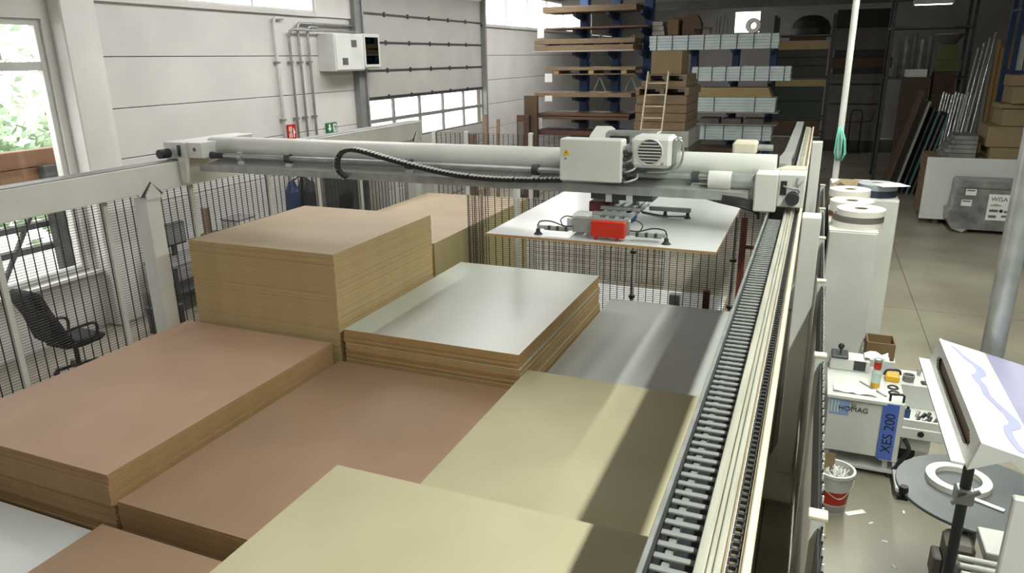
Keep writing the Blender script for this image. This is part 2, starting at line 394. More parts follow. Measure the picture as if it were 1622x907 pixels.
# outside the left window
struct('ground_outside', MB().box(-40, -20, -.35, -11.1, 60, -.3), 'ground_out')
p = thing('timber_rack', 'outdoor timber rack of heavy beams seen through the window', 'rack', (-12.3, 5.5, -.3))
for z, h in ((2.585, .28), (2.34, .235)): MB().cbox(-12.3, 1.5, z, -12.1, 11, z + h, .01).build('beam', 'beamwood', p)
for y in (4.2, 8.2): MB().cbox(-12.09, y, -.3, -11.93, y + .24, 2.6, .01).build('post', 'dark_steel', p)
for z in (1.15, 1.55, 1.95): MB().box(-12.3, 1.5, z, -12.15, 11, z + .1).build('shelf_rail', 'dark_steel', p)
MB().bar((-12.2, 7.2, .6), (-12.2, 8.2, 2.1), .06, .06).build('brace', 'dark_steel', p)
def shrub(c, r, n, mt, label):
    b = MB()
    for i in range(n):
        a = rnd(0, 2 * math.pi); u = rnd(-.6, 1); q = rnd(.55, 1) * r; k = math.sqrt(max(0, 1 - u * u))
        P = Vector((c[0] + q * k * math.cos(a), c[1] + q * k * math.sin(a), c[2] + q * u))
        d = Vector((rnd(-1, 1), rnd(-1, 1), rnd(-1, 1))).normalized() * rnd(.09, .2); e = d.cross(Vector((rnd(-1, 1), rnd(-1, 1), rnd(-1, 1)))).normalized() * d.length * .5
        b.add([P - d, P + e, P + d, P - e], [(0, 1, 2, 3)])
    t = thing('shrub', label, 'shrub', (c[0], c[1], -.3), 'shrubs outside the window')
    b.build('foliage', mt, t, stuff=True)
    st = MB()
    for k in range(5): st.cyl((c[0], c[1], -.3), (c[0] + rnd(-.5, .5) * r, c[1] + rnd(-.5, .5) * r, c[2]), .05, 6, .02)
    st.build('stem', 'wood_dark', t)
for i, (y, x, z, r, mt) in enumerate([(5.2, -15.6, 1.5, 1.9, 'leaf'), (9.2, -16.0, 1.8, 2.0, 'leaf'), (13.3, -16.5, 1.9, 2.0, 'leaf'), (8.0, -21.5, 4.0, 3.1, 'leaf2'), (14.5, -22, 4.5, 3.3, 'leaf2'), (21.3, -23, 4.6, 3.3, 'leaf2')]):
    shrub((x, y, z), r, 1500, mt, 'pale leafy tree rising behind the lower shrubs outside the window' if mt == 'leaf2' else 'green leafy shrub behind the outdoor timber rack')

# ================================================================== BOARD STACKS
def sheets(name, what, cat, x0, x1, y0, y1, top, t, nvis, face, edge, tops, topt=None, grp=4, off=.012, jit=.004, toplabel=None):
    """single sheets down from the top; those nobody can see become one block of sheets"""
    def sm(th):
        b = MB(); w2, d2 = (x1 - x0) / 2, (y1 - y0) / 2
        b.box(-w2, -d2, 0, w2, d2, th - .0016); b.mi[-6:] = [0, 0, 1, 1, 1, 1]
        return b.mesh(name, [face, edge])
    me = sm(t); z = top; cxx, cyy = (x0 + x1) / 2, (y0 + y1) / 2; gx = gy = 0
    for i in range(nvis):
        th = topt if (i == 0 and topt) else t
        if z - th < 0.005: break
        o = bpy.data.objects.new(name, sm(th) if th != t else me); COL.objects.link(o)
        if i % grp == grp - 1: gx, gy = rnd(-off, off), rnd(-off, off)
        z -= th
        o.location = (cxx + gx + rnd(-jit, jit), cyy + gy + rnd(-jit, jit), z)
        if i == 0: o.location = (cxx, cyy, z); tag(o, toplabel or ('topmost ' + tops), cat)
        else: tag(o, what, cat, 'sheets under the top of the ' + tops.split(' of the ', 1)[1])
    n = int(z / t)
    if n > 0:
        b = MB(); th = z / n
        for i in range(n):
            jx, jy = rnd(-jit, jit), rnd(-jit, jit); b.box(x0 + jx, y0 + jy, i * th, x1 + jx, y1 + jy, (i + 1) * th - .0004); b.mi[-6:] = [0, 0, 1, 1, 1, 1]
        tag(b.build(name, [face, edge]), 'lower sheets below the single edges of the ' + tops.split(' of the ', 1)[1], cat, kind='stuff')
sheets('fibreboard_sheet', 'thin edge of a reddish brown fibreboard sheet under the pinkish stack top', 'board', -6.71, -4.64, 3.18, 5.98, 1.28, .024, 30, 'mdf_pink', 'mdf_pink_edge', 'sheet of the pinkish brown stack beside the office chair', grp=6, off=.016, jit=.006)
sheets('fibreboard_sheet', 'sheet edge in the plain brown stack between the pinkish and pale stacks', 'board', -4.54, -2.515, 3.15, 5.96, 1.095, .024, 20, 'mdf_brown', 'mdf_brown_edge', 'sheet of the plain brown stack in front of the white stack', off=.005)
sheets('fibreboard_sheet', 'sheet edge in the low brown stack next to the white sheet', 'board', -4.54, -2.52, .2, 3.0, 1.0, .024, 4, 'mdf_brown', 'mdf_brown_edge', 'sheet of the low brown stack beside the low white sheet', off=.004)
sheets('chipboard_sheet', 'sheet edge in the higher pale stack with the rail shadow', 'board', -2.5, -.43, .36, 3.16, 1.85, .019, 8, 'pale', 'pale_edge', 'sheet of the higher pale greenish stack with its corner over the brown stack', off=.004)
sheets('chipboard_sheet', 'sheet edge in the lower pale stack below the grey sheet', 'board', -2.43, -.36, 3.38, 6.17, 1.23, .019, 6, 'pale', 'pale_edge', 'sheet of the lower pale greenish stack beside the ladder-like cable chain', off=.003)
sheets('laminate_sheet', 'brown edge of a white laminate sheet in the middle white stack', 'board', -4.5, -2.46, 6.02, 8.88, 1.445, .026, 26, 'lam_white', 'lam_edge', 'white sheet of the middle white stack', topt=.055, grp=3, off=.016, jit=.007)
sheets('laminate_sheet', 'sheet edge in the light grey stack below the suspended sheet', 'board', -2.42, -.36, 6.6, 9.4, .97, .022, 4, 'lam_grey', 'lam_edge', 'light grey sheet of the grey stack beside the cable chain', off=.003)
sheets('chipboard_sheet', 'thin sheet edge in the tallest pale yellow stack', 'board', -6.6, -4.58, 6.06, 8.2, 2.26, .022, 92, 'tall_top', 'tall_edge', 'sheet of the tallest stack by the fence', grp=24, off=.01, jit=.005)
sheets('chipboard_sheet', 'sheet edge in the tan stack behind the tallest stack', 'board', -6.84, -4.79, 8.64, 12.2, 1.75, .022, 50, 'tall_top', 'pale_edge', 'sheet of the tan stack behind the tallest stack', grp=20, off=.006)
sheets('laminate_sheet', 'sheet edge in the low white stack in front of the pinkish stack', 'board', -6.7, -4.62, .35, 3.1, .8, .02, 3, 'lam_bright', 'lam_edge', 'white sheet of the low stack in front of the pinkish stack', off=.002)

# ================================================================== RUNWAY RAILS AND COLUMNS
rl = thing('runway_rail', 'white runway rail with cable chain tray above the pale stacks', 'rail', (-.18, 6, 2.6))
ZR = 2.89
MB().box(-.185, -2, 2.77, -.1, 15, ZR - .012).build('beam', 'white_paint2', rl)
for x0, x1 in ((-.185, -.156), (-.153, -.139), (-.136, -.116)): MB().cbox(x0, -2, ZR - .014, x1, 15, ZR, .003).build('running_strip', 'rail_top', rl)
MB().box(-.114, -2, ZR - .05, -.066, 15, ZR - .024).build('rack_channel', 'chan', rl)
for x in (-.114, -.072): MB().box(x, -2, ZR - .024, x + .006, 15, ZR - .006).build('channel_side', 'chan', rl)
b = MB(); y = -.5
while y < 8: b.box(-.1, y, ZR - .024, -.08, y + .012, ZR - .012); b.box(-.104, y + .003, ZR - .024, -.1, y + .032, ZR - .008); b.box(-.08, y + .003, ZR - .024, -.076, y + .032, ZR - .008); y += .036
b.build('drive_chain', 'black', rl, stuff=True)
MB().cbox(-.066, -2, ZR - .055, -.042, 15, ZR + .004, .004).build('edge_strip', 'cream', rl)
MB().box(-.315, -2, ZR - .075, -.185, 15, ZR - .068).build('tray_floor', 'black', rl)
MB().cbox(-.33, -2, ZR - .075, -.315, 15, ZR - .015, .003).build('tray_lip', 'galv', rl)
ch = MB().box(-.313, -2, ZR - .068, -.306, 6.6, ZR - .03).build('cable_chain', 'black', rl)
rg = MB().cbox(-.058, -.0105, -.004, .055, .0105, .004, .0015).mesh('rung', 'steel_grey')
lk = MB().cbox(-.012, -.018, -.02, .012, .018, .008, .003).mesh('chain_link', 'steel_grey')
y = 1.35
while y < 6.5:
    o = bpy.data.objects.new('rung', rg); COL.objects.link(o); o.location = (-.247, y, ZR - .04); o.parent = ch
    o = bpy.data.objects.new('chain_link', lk); COL.objects.link(o); o.location = (-.268, y + .028, ZR - .056); o.parent = ch
    y += .056
lr = thing('runway_rail', 'plain white runway rail on posts above the chair side fence', 'rail', (-7.2, 5, 2.77))
MB().cbox(-7.32, -2, 2.77, -7.1, 12.55, 3.08, .006).build('beam', 'white_paint2', lr)
MB().box(-7.33, -2, 3.08, -7.12, 12.55, 3.09).build('running_strip', 'steel_grey', lr)
for y in (.1, 6.1, 12.3):
    c = thing('rail_column', ['box', 'white steel column with wedge bracket carrying the rail near the chair', 'white steel column under the far end of the plain rail'][0 if y < 1 else 1 if y < 7 else 2] if y > 1 else 'white steel column under the near end of the plain rail', 'column', (-7.2, y, 0), 'columns under the plain rail')
    MB().cbox(-7.29, y - .1, 0, -7.09, y + .1, 2.72, .006).build('shaft', 'white_paint2', c)
    MB().box(-7.3, y - .17, 0, -7.02, y + .17, .015).build('base_plate', 'white_paint2', c)
    MB().prism([(y - .16, 2.74), (y + .16, 2.74), (y, 2.9)], 'x', -7.098, -7.088).build('notch_shade', 'dark_steel', c)  # dark triangle standing in for the shaded inside of the rail notch
    MB().prism([(y - .1, 2.7), (y + .1, 2.7), (y + .1, 2.76), (y, 2.885), (y - .1, 2.76)], 'x', -7.088, -7.07).build('bracket', 'white_paint2', c)
for i, y in enumerate((.7, 6.72, 12.74)):
    c = thing('rail_column', ['grey column with flared foot under the near rail end', 'grey column with flared foot under the middle of the chain rail', 'pale grey column under the far end of the chain rail'][i], 'column', (.03, y, 0), 'columns under the chain rail')
    MB().cbox(-.035, y - .11, .35, .12, y + .11, 2.86, .006).build('shaft', 'white_paint2', c)
    MB().prism([(-.035, .55), (.12, .55), (.138, .2), (.138, .02), (-.18, .02), (-.18, .16)], 'y', y - .09, y + .12).build('flared_foot', 'white_paint2', c)
    MB().box(-.21, y - .14, 0, .14, y + .2, .02).build('base_plate', 'steel_grey', c)
    MB().box(-.16, y - .08, 2.66, -.035, y + .08, 2.768).build('bracket', 'steel_grey', c)

# ================================================================== SAFETY FENCES
def wires(axis, pos, a0, a1, z0, z1, pv=.1, ph=.03, wv=.009, wh=.0045):
    b = MB()
    def bx(p0, p1, c0, c1, t):
        return b.box(pos - t / 2, p0, c0, pos + t / 2, p1, c1) if axis == 'x' else b.box(p0, pos - t / 2, c0, p1, pos + t / 2, c1)
    n = int((a1 - a0) / pv)
    for i in range(n + 1): q = a0 + (a1 - a0) * i / max(n, 1); bx(q - wv / 2, q + wv / 2, z0, z1, wv)
    z = z0
    while z <= z1: bx(a0, a1, z, z + wh, wh); z += ph
    return b
fn = thing('safety_fence', 'black mesh fence with white posts under the plain rail', 'fence', (-7.22, 5, 0))
py = [1.87, 3.13, 4.39, 5.65, 6.91, 8.35, 9.5, 10.69, 11.85, 12.85]
for y in py: MB().cbox(-7.38, y - .03, 0, -7.32, y + .03, 2.755, .004).build('post', 'white_paint', fn)
for a, b_ in zip(py, py[1:]): wires('x', -7.35, a + .04, b_ - .04, .12, 2.74).build('wire_mesh', 'wire', fn, stuff=True)
MB().box(-7.345, 10.05, 1.78, -7.33, 10.4, 2.05).build('notice_plate', 'black', fn)
fn = thing('safety_fence', 'black mesh fence across the far end of the board cell', 'fence', (-5, 12.95, 0))
px = [-7.05, -6.33, -4.98, -3.63, -2.3]
for x in px: MB().cbox(x - .04, 12.9, 0, x + .04, 12.98, 2.86, .004).build('post', 'white_paint', fn)
for a, b_ in zip(px, px[1:]): wires('y', 12.94, a + .05, b_ - .05, .12, 2.82).build('wire_mesh', 'wire', fn, stuff=True)
fn = thing('safety_fence', 'low black mesh fence behind the white and grey stacks', 'fence', (-2.5, 9.56, 0))
px = [-4.7, -3.92, -2.18, -.84, -.3]
for x in px[1:4]: MB().cyl((x, 9.6, 0), (x, 9.6, 2.3 if x > -3 else 2.62), .028 if x > -3 else .05).build('post', 'white_paint', fn)
for x in px[2:4]:
    for z in (.95, 1.6): MB().lathe([(.03, 0), (.045, 0), (.045, .03), (.03, .03)], (x, 9.6, z), 12).build('clamp', 'black', fn)
for a, b_ in zip(px, px[1:]): wires('y', 9.56, a, b_, .1, 2.28).build('wire_mesh', 'wire', fn, stuff=True)
wires('x', -4.7, 9.6, 10.2, .1, 2.28).build('wire_mesh', 'wire', fn, stuff=True)
fn = thing('safety_fence', 'clad mesh fence with cream capped posts along the aisle', 'fence', (.19, 6, 0))
py = [-.8, 1.1, 3.0, 4.9, 6.7, 8.4, 10.1, 12.0]
for y in py:
    MB().cbox(.15, y - .03, 0, .21, y + .03, 2.27, .004).build('post', 'white_paint2', fn)
    MB().cbox(.14, y - .035, 2.27, .22, y + .035, 2.29, .004).build('post_cap', 'cream', fn)
for a, b_ in zip(py, py[1:]):
    MB().cbox(.174, a + .04, .1, .186, b_ - .04, 1.3, .003).build('cladding_panel', 'clad', fn)
    MB().cbox(.176, a + .04, 1.3, .188, b_ - .04, 1.86, .003).build('cladding_panel', 'white_paint', fn)
    MB().cbox(.18, a + .04, 1.86, .19, b_ - .04, 2.24, .003).build('upper_panel', 'rubber', fn)
    wires('x', .2, a + .04, b_ - .04, 1.84, 2.25, .1, .03, .007, .006).build('wire_mesh', 'wire', fn, stuff=True)
    b = MB(); y = a + .06
    while y < b_ - .05: b.cyl((.2, y, 2.25), (.2, y, 2.28), .005, 6); y += .1
    b.build('wire_tips', 'white_paint', fn, stuff=True)

# ================================================================== GANTRY BRIDGE
YB = 6.85
gb = thing('gantry_bridge', 'white gantry bridge spanning between the two runway rails', 'gantry', (-3.5, YB, 3.1))
MB().cyl((-6.9, YB + .1, 3.22), (-.3, YB + .1, 3.22), .125, 20).build('tube_beam', 'white_paint', gb)
MB().prism([(YB - .2, 2.965), (YB - .2, 3.035), (YB - .17, 3.045), (YB + .2, 3.12), (YB + .2, 2.965)], 'x', -6.75, -.5).build('lower_plate', 'alu', gb)
MB().box(-6.85, YB - .215, 2.96, -.72, YB - .2, 3.04).build('front_strip', 'galv', gb)
sh = MB().cyl((-6.55, YB - .1, 3.14), (-.85, YB - .1, 3.14), .03, 12).build('drive_shaft', 'galv', gb)
for x in (-6.3, -5.6, -4.0, -2.55, -.98):
    MB().lathe([(.03, -.03), (.055, -.03), (.055, .03), (.03, .03)], (x, YB - .1, 3.14), 16, 'x').build('bearing', 'dark_steel' if x != -6.3 else 'galv', gb)
    MB().prism([(x - .05, 3.04), (x + .05, 3.04), (x + .015, 3.12), (x - .015, 3.12)], 'y', YB - .12, YB - .08).build('bearing_bracket', 'white_paint', gb)
# left end carriage
c = MB().cbox(-7.32, YB - .28, 3.1, -6.98, YB + .9, 3.3, .008).build('end_carriage', 'white_paint', gb)
MB().box(-6.98, YB - .25, 3.12, -6.75, YB + .35, 3.3).build('carriage_gusset', 'white_paint2', c)
MB().prism([(-7.06, 3.12), (-6.93, 3.12), (-6.97, 2.83), (-7.03, 2.83)], 'y', YB - .33, YB - .28).build('guide_wedge', 'white_paint', c)
MB().cyl((-7.25, YB - .42, 3.17), (-7.25, YB - .28, 3.17), .055, 18).build('buffer', 'rubber', c)
MB().box(-7.09, YB - .292, 3.14, -7.05, YB - .28, 3.27).build('slot', 'black', c)
MB().cyl((-6.86, YB - .255, 3.22), (-6.86, YB - .24, 3.22), .022, 12).build('bolt', 'dark_steel', c)
MB().cyl((-6.75, YB - .1, 3.14), (-6.55, YB - .1, 3.14), .045, 14, .03).build('shaft_coupling', 'dark_steel', c)
# right end carriage
c = MB().cbox(-.45, YB - .24, 2.88, -.26, YB + .06, 3.22, .012).build('end_carriage', 'white_paint', gb)
MB().cbox(-.26, YB - .22, 2.93, -.04, YB + .05, 3.22, .01).build('end_cover', 'white_paint', c)
MB().add([(-.3, YB + .05, 3.225), (-.05, YB + .05, 3.225), (-.05, YB + 1.2, 3.1), (-.24, YB + 1.2, 3.1), (-.3, YB + .05, 3.0), (-.05, YB + .05, 3.0), (-.05, YB + 1.2, 2.96), (-.24, YB + 1.2, 2.96)], MB.BF).build('carriage_arm', 'cream', c)
MB().box(-.235, YB - .232, 3.04, -.185, YB - .22, 3.16).build('slot', 'black', c)
MB().cyl((-.13, YB - .33, 3.02), (-.13, YB - .22, 3.02), .055, 20).build('buffer', 'rubber', c)
MB().hose([(-.21, YB - .24, 3.12), (-.17, YB - .28, 3.11), (-.1, YB - .27, 3.1), (-.08, YB - .24, 3.07)], .008).build('cable', 'steel_grey', c)
MB().hose([(-.1, YB - .24, 3.2), (-.1, YB - .25, 3.13), (-.06, YB - .24, 3.17)], .008).build('latch', 'galv', c)
mt_ = MB().cyl((-.86, YB - .1, 3.12), (-.66, YB - .1, 3.12), .085, 22).build('drive_motor', 'white_paint2', gb)
MB().cyl((-.66, YB - .1, 3.12), (-.45, YB - .1, 3.12), .07, 18).build('gearbox', 'galv', mt_)
for k in range(4): a = k * 1.57 + .7; MB().cyl((-1.0, YB - .1 + .05 * math.cos(a), 3.12 + .05 * math.sin(a)), (-.86, YB - .1 + .05 * math.cos(a), 3.12 + .05 * math.sin(a)), .01, 8).build('coupling_bolt', 'galv', mt_)
for k in range(5):
    MB().hose([(-.9, YB - .16 - k * .01, 3.03 - k * .012), (-.75, YB - .2, 3.0 - k * .014), (-.55, YB - .2 - .01 * k, 2.98 - k * .016), (-.42, YB - .18, 2.94 - k * .02), (-.4, YB - .15, 2.8)], .013).build('cable', 'black', gb)
jb = MB().cbox(-.72, YB + .35, 3.3, -.5, YB + .6, 3.42, .02).build('junction_box', 'cream', gb)
MB().cyl((-.5, YB + .47, 3.36), (-.36, YB + .47, 3.36), .03, 12).build('socket', 'galv', jb)
# upper run of the rail's cable chain behind the bridge
pts = [(-.26, YB + 1.15, 3.1), (-.28, YB + 1.6, 3.12), (-.29, YB + 2.2, 3.05), (-.29, YB + 3.2, 2.98), (-.29, 15, 2.96)]
b = MB()
for a, q in zip(pts, pts[1:]): b.bar(a, q, .12, .05)
b.build('upper_chain_run', 'alu', gb)
# energy chain hanging along the bridge
n = 66; cp = []
ctrl = [(-4.7, 2.99), (-4.79, 3.06), (-4.8, 3.16), (-4.74, 3.25), (-4.62, 3.29), (-4.45, 3.275), (-4.2, 3.22), (-3.8, 3.14), (-3.4, 3.08), (-3.0, 3.055), (-2.6, 3.06), (-2.2, 3.08)]
def cat(p, t):
    k = min(int(t), len(p) - 2); u = t - k
    P = [p[max(k - 1, 0)], p[k], p[k + 1], p[min(k + 2, len(p) - 1)]]
    return [.5 * (2 * P[1][i] + (P[2][i] - P[0][i]) * u + (2 * P[0][i] - 5 * P[1][i] + 4 * P[2][i] - P[3][i]) * u * u + (3 * P[1][i] - P[0][i] - 3 * P[2][i] + P[3][i]) * u ** 3) for i in (0, 1)]
pp = [cat(ctrl, (len(ctrl) - 1) * i / 400) for i in range(401)]
L = [0]
for a, q in zip(pp, pp[1:]): L.append(L[-1] + math.hypot(q[0] - a[0], q[1] - a[1]))
lw = MB(); li = MB(); YC = YB - .27
for k in range(int(L[-1] / .045)):
    i = min(range(401), key=lambda j: abs(L[j] - k * .045)); j = min(i + 6, 400); i0 = max(i - 1, 0)
    a = Vector((pp[i][0], YC, pp[i][1])); d = Vector((pp[j][0] - pp[i0][0], 0, pp[j][1] - pp[i0][1])).normalized() * .04
    nrm = Vector((-d.z, 0, d.x)).normalized()
    lw.bar(a, a + d, .06, .04, nrm); li.bar(a + d * .2 + nrm * .024, a + d * .7 + nrm * .024, .066, .012, nrm)
ec = lw.build('energy_chain', 'black', gb, stuff=True); li.build('chain_crossbars', 'white_paint', ec, stuff=True)

# trolley on the bridge
tr = thing('gantry_trolley', 'white trolley with cabinet and motor riding on the gantry bridge', 'trolley', (-1.8, YB, 3.2))
c = MB().cbox(-2.19, YB - .42, 3.1, -1.6, YB - .24, 3.49, .012).build('control_cabinet', 'white_paint', tr)
w_ = MB().prism([(-2.16, 3.34), (-2.09, 3.34), (-2.125, 3.4)], 'y', YB - .424, YB - .42).build('warning_triangle', 'yellow', c)
MB().prism([(-2.127, 3.352), (-2.118, 3.367), (-2.124, 3.367), (-2.122, 3.383), (-2.133, 3.362), (-2.126, 3.362)], 'y', YB - .426, YB - .424).build('bolt_symbol', 'text_dark', c)
MB().cyl((-2.13, YB - .426, 3.31), (-2.13, YB - .42, 3.31), .01, 10).build('lock', 'steel_grey', c)
MB().cbox(-2.1, YB - .24, 3.36, -1.3, YB + .32, 3.42, .006).build('saddle_plate', 'white_paint', tr)
MB().prism([(YB - .2, 3.42), (YB + .3, 3.42), (YB + .3, 3.52), (YB + .15, 3.56), (YB - .05, 3.5)], 'x', -2.0, -1.85).build('side_cheek', 'white_paint', tr)
MB().cbox(-1.85, YB - .05, 3.42, -1.35, YB + .12, 3.53, .01).build('rail_block', 'galv', tr)
MB().box(-1.8, YB - .1, 3.43, -1.62, YB - .05, 3.49).build('sensor', 'black', tr)
bl = MB().cbox(-1.53, YB - .36, 3.24, -1.17, YB - .035, 3.52, .03).build('blower', 'white_paint2', tr)
b = MB(); b.lathe([(.105, 0), (.115, -.012), (.125, 0)], (-1.36, YB - .36, 3.385), 28, 'y'); b.build('grille_ring', 'white_paint', bl)
MB().cyl((-1.36, YB - .364, 3.385), (-1.36, YB - .36, 3.385), .105, 28).build('fan_opening', 'dark_steel', bl)
for k in range(7):
    z = -.084 + k * .028; wd = math.sqrt(.105 ** 2 - z * z)
    MB().box(-1.36 - wd, YB - .372, 3.385 + z - .005, -1.36 + wd, YB - .366, 3.385 + z + .005).build('grille_slat', 'white_paint', bl)
MB().cyl((-1.24, YB - .362, 3.29), (-1.24, YB - .375, 3.29), .012, 8).build('screw', 'galv', bl)
MB().cbox(-1.17, YB - .3, 3.27, -1.13, YB - .06, 3.5, .01).build('terminal_box', 'galv', bl)
for k in range(6):
    z = 3.34 - k * .045
    MB().hose([(-1.6, YB - .33, z), (-1.56, YB - .34 - .01 * k, z - .005), (-1.52 + .01 * k, YB - .33, z + .03), (-1.5, YB - .3, z + .1)], .011).build('hose', 'galv' if k % 2 else 'black', tr)
for k in range(5): MB().cyl((-1.6, YB - .36, 3.38 - k * .065), (-1.565, YB - .36, 3.38 - k * .065), .018, 10).build('cable_gland', 'dark_steel', tr)
MB().hose([(-1.14, YB - .28, 3.5), (-1.09, YB - .28, 3.47), (-1.08, YB - .28, 3.33), (-1.15, YB - .28, 3.22), (-1.4, YB - .26, 3.19)], .01).build('hose', 'galv', tr)
MB().box(-1.95, YB - .18, 2.9, -1.35, YB + .18, 2.962).build('lower_carriage', 'dark_steel', tr)
for x in (-1.8, -1.6): MB().cbox(x, YB - .2, 2.88, x + .06, YB - .17, 2.96, .005).build('guide_shoe', 'white_paint', tr)

# vacuum spreader under the trolley, and the sheet it carries
ZS = 2.68; YS = 6.45
hs = MB().box(-2.71, 5.86, ZS - .022, -.65, 8.28, ZS); hs.mi = [1, 0, 1, 1, 1, 1]
single('laminate_sheet', hs, ['lam_bright', 'lam_edge'], 'white laminate sheet hanging from the suction lifter', 'board')
vl = thing('suction_lifter', 'suction lifter with red boxes holding the hanging white sheet', 'lifter', (-1.7, YS, ZS))
for x in (-1.8, -1.71, -1.62, -1.53): MB().cbox(x, 6.06, ZS + .09, x + .035, 7.7, ZS + .13, .004).build('long_rail', 'alu', vl)
for y in (6.35, 6.62, 7.3): MB().cbox(-1.84, y, ZS + .13, -1.46, y + .05, ZS + .16, .004).build('cross_rail', 'galv', vl)
for x in (-1.76, -1.56): MB().cyl((x, YB + .05, ZS + .14), (x, YB + .05, 2.9), .035, 12).build('lift_rod', 'galv', vl)
MB().cbox(-1.92, 5.99, ZS + .04, -1.4, 6.05, ZS + .18, .008).build('head_plate', 'galv', vl)
MB().cbox(-2.0, 6.08, ZS + .04, -1.84, 6.42, ZS + .15, .01).build('valve_body', 'white_paint2', vl)
rb = MB().cbox(-1.73, 5.92, ZS + .03, -1.43, 5.985, ZS + .17, .006).build('red_box', 'red', vl)
for x in (-1.69, -1.5): MB().cyl((x, 5.95, ZS), (x, 5.95, ZS + .03), .014, 10).build('foot', 'red', rb)
MB().cbox(-2.0, 6.78, ZS + .04, -1.82, 7.1, ZS + .17, .006).build('red_box', 'darkred', vl)
br = MB().lathe([(0, -.09), (.065, -.09), (.065, -.075), (.045, -.07), (.045, .07), (.065, .075), (.065, .09), (0, .09)], (-1.56, 6.6, ZS + .07), 20, 'y').build('hose_reel', 'blue', vl)
for s_, xa, xb in ((-1, -1.92, -2.24), (1, -1.4, -1.08)):
    MB().cbox(min(xa, xb), 5.97, ZS + .055, max(xa, xb), 6.0, ZS + .085, .004).build('arm', 'alu', vl)
    MB().cbox(min(xa, xb) + .04, 6.03, ZS + .03, max(xa, xb) - .05, 6.06, ZS + .05, .003).build('arm', 'galv', vl)
    cup = MB().lathe([(.0, .05), (.018, .05), (.02, .025), (.03, .012), (.042, 0), (0, 0)], (xb, 5.985, ZS), 18).build('suction_cup', 'rubber', vl)
    MB().cyl((xb, 5.985, ZS + .05), (xb, 5.985, ZS + .09), .009, 10).build('cup_stem', 'dark_steel', cup)
    MB().hose([(xb, 5.985, ZS + .085), (xb - s_ * .025, 5.985, ZS + .12), (xb - s_ * .12, 5.99, ZS + .125), (xb - s_ * .24, 6.0, ZS + .09), (xa, 6.0, ZS + .09)], .006).build('hose', 'black', vl)
    MB().hose([(xa + s_ * .08, 6.0, ZS + .08), (xa + s_ * .11, 6.0, ZS + .14), (xa + s_ * .06, 6.0, ZS + .18), (xa, 6.02, ZS + .17)], .005).build('hose', 'black', vl)
    for k in range(3): MB().cbox(xa + s_ * (.06 + k * .08), 5.955, ZS + .05, xa + s_ * (.06 + k * .08) + .025, 5.985, ZS + .09, .004).build('clamp', 'dark_steel', vl)
MB().cbox(-1.46, 7.05, ZS + .06, -1.05, 7.09, ZS + .1, .004).build('side_arm', 'galv', vl)
for x in (-1.3, -1.08): MB().lathe([(0, .06), (.015, .06), (.018, .03), (.035, 0), (0, 0)], (x, 7.07, ZS), 16).build('suction_cup', 'rubber', vl)
for k in range(4): MB().hose([(-1.5, 6.95 - k * .02, ZS + .05 + k * .01), (-1.3, 6.9 - k * .03, ZS + .04 + .01 * k), (-1.08, 6.96 - .02 * k, ZS + .05)], .006).build('hose', 'black' if k % 2 else 'steel_grey', vl)

# ================================================================== LAMPS ABOVE THE AISLE
LX = 1.55
for i in range(10):
    y = -3 + i * 2.0
    l = thing('fluorescent_lamp_offscreen', 'long fluorescent batten in the lamp row over the aisle', 'lamp', (LX, y, 6.35), 'lamp row over the aisle')
    MB().cbox(LX - .05, y - .95, 6.41, LX + .05, y + .95, 6.5, .008).build('housing', 'white_paint', l)
    MB().cyl((LX, y - .9, 6.38), (LX, y + .9, 6.38), .018, 10).build('tube_offscreen', 'tube_glow', l)
    for s in (-.7, .7): MB().cyl((LX, y + s, 6.5), (LX, y + s, ZC), .006, 6).build('hanger', 'steel_grey', l)
    a = area('lamp_light_offscreen', (LX, y, 6.34), (0, 0, 0), .12, 1.8, 125, (.97, 1, .9)); a.parent = l; a.matrix_parent_inverse = Matrix.Translation(l.location).inverted()

# ================================================================== RIGHT AISLE
def cabinet(x0, x1, y0, y1, z1, label, doors=2):
    t = thing('cabinet', label, 'cabinet', ((x0 + x1) / 2, (y0 + y1) / 2, 0))
    MB().cbox(x0, y0 + .02, .06, x1, y1, z1, .006).build('body', 'white_paint', t)
    MB().box(x0 + .03, y0 + .06, 0, x1 - .03, y1 - .03, .06).build('plinth', 'dark_steel', t)
    for k in range(doors):
        a = x0 + .01 + (x1 - x0 - .02) * k / doors; b_ = x0 + .01 + (x1 - x0 - .02) * (k + 1) / doors
        d = MB().cbox(a + .002, y0, .08, b_ - .002, y0 + .02, z1 - .02, .003).build('door', 'white_paint', t)
        MB().cbox(a + .02, y0 - .02, 1.35, a + .035, y0, 1.5, .003).build('handle', 'galv', d)
    return t
cabinet(.26, .8, 9.2, 11.35, 2.2, 'white tall cabinet with tape reels on top beside the fence', 1)
cabinet(.3, 1.2, 11.45, 13.0, 2.2, 'wider white cabinet behind the one with tape reels', 2)
def reel(c, r, h, hole, m1, label, z):
    b = MB().lathe([(hole, 0), (r, 0), (r, h), (hole, h)], (c[0], c[1], z), 36, closed=True)
    o = thing('tape_reel', label, 'reel', (c[0], c[1], z), 'edging reels on the cabinet')
    b.build('tape_roll', m1, o)
    MB().lathe([(hole - .012, .004), (hole - .001, .004), (hole - .001, h - .004), (hole - .012, h - .004)], (c[0], c[1], z), 24, closed=True).build('core', 'card', o)
reel((.57, 9.56), .29, .07, .08, 'reel_white', 'white edging reel at the bottom of the three reel pile', 2.2)
reel((.58, 9.56), .285, .075, .08, 'tape_grey', 'grey brown edging reel between two white ones', 2.27)
reel((.6, 9.55), .27, .07, .08, 'reel_white', 'white edging reel on top of the grey brown reel', 2.345)
reel((.53, 10.17), .27, .07, .08, 'tape_brown', 'brown edging reel under a white one', 2.2)
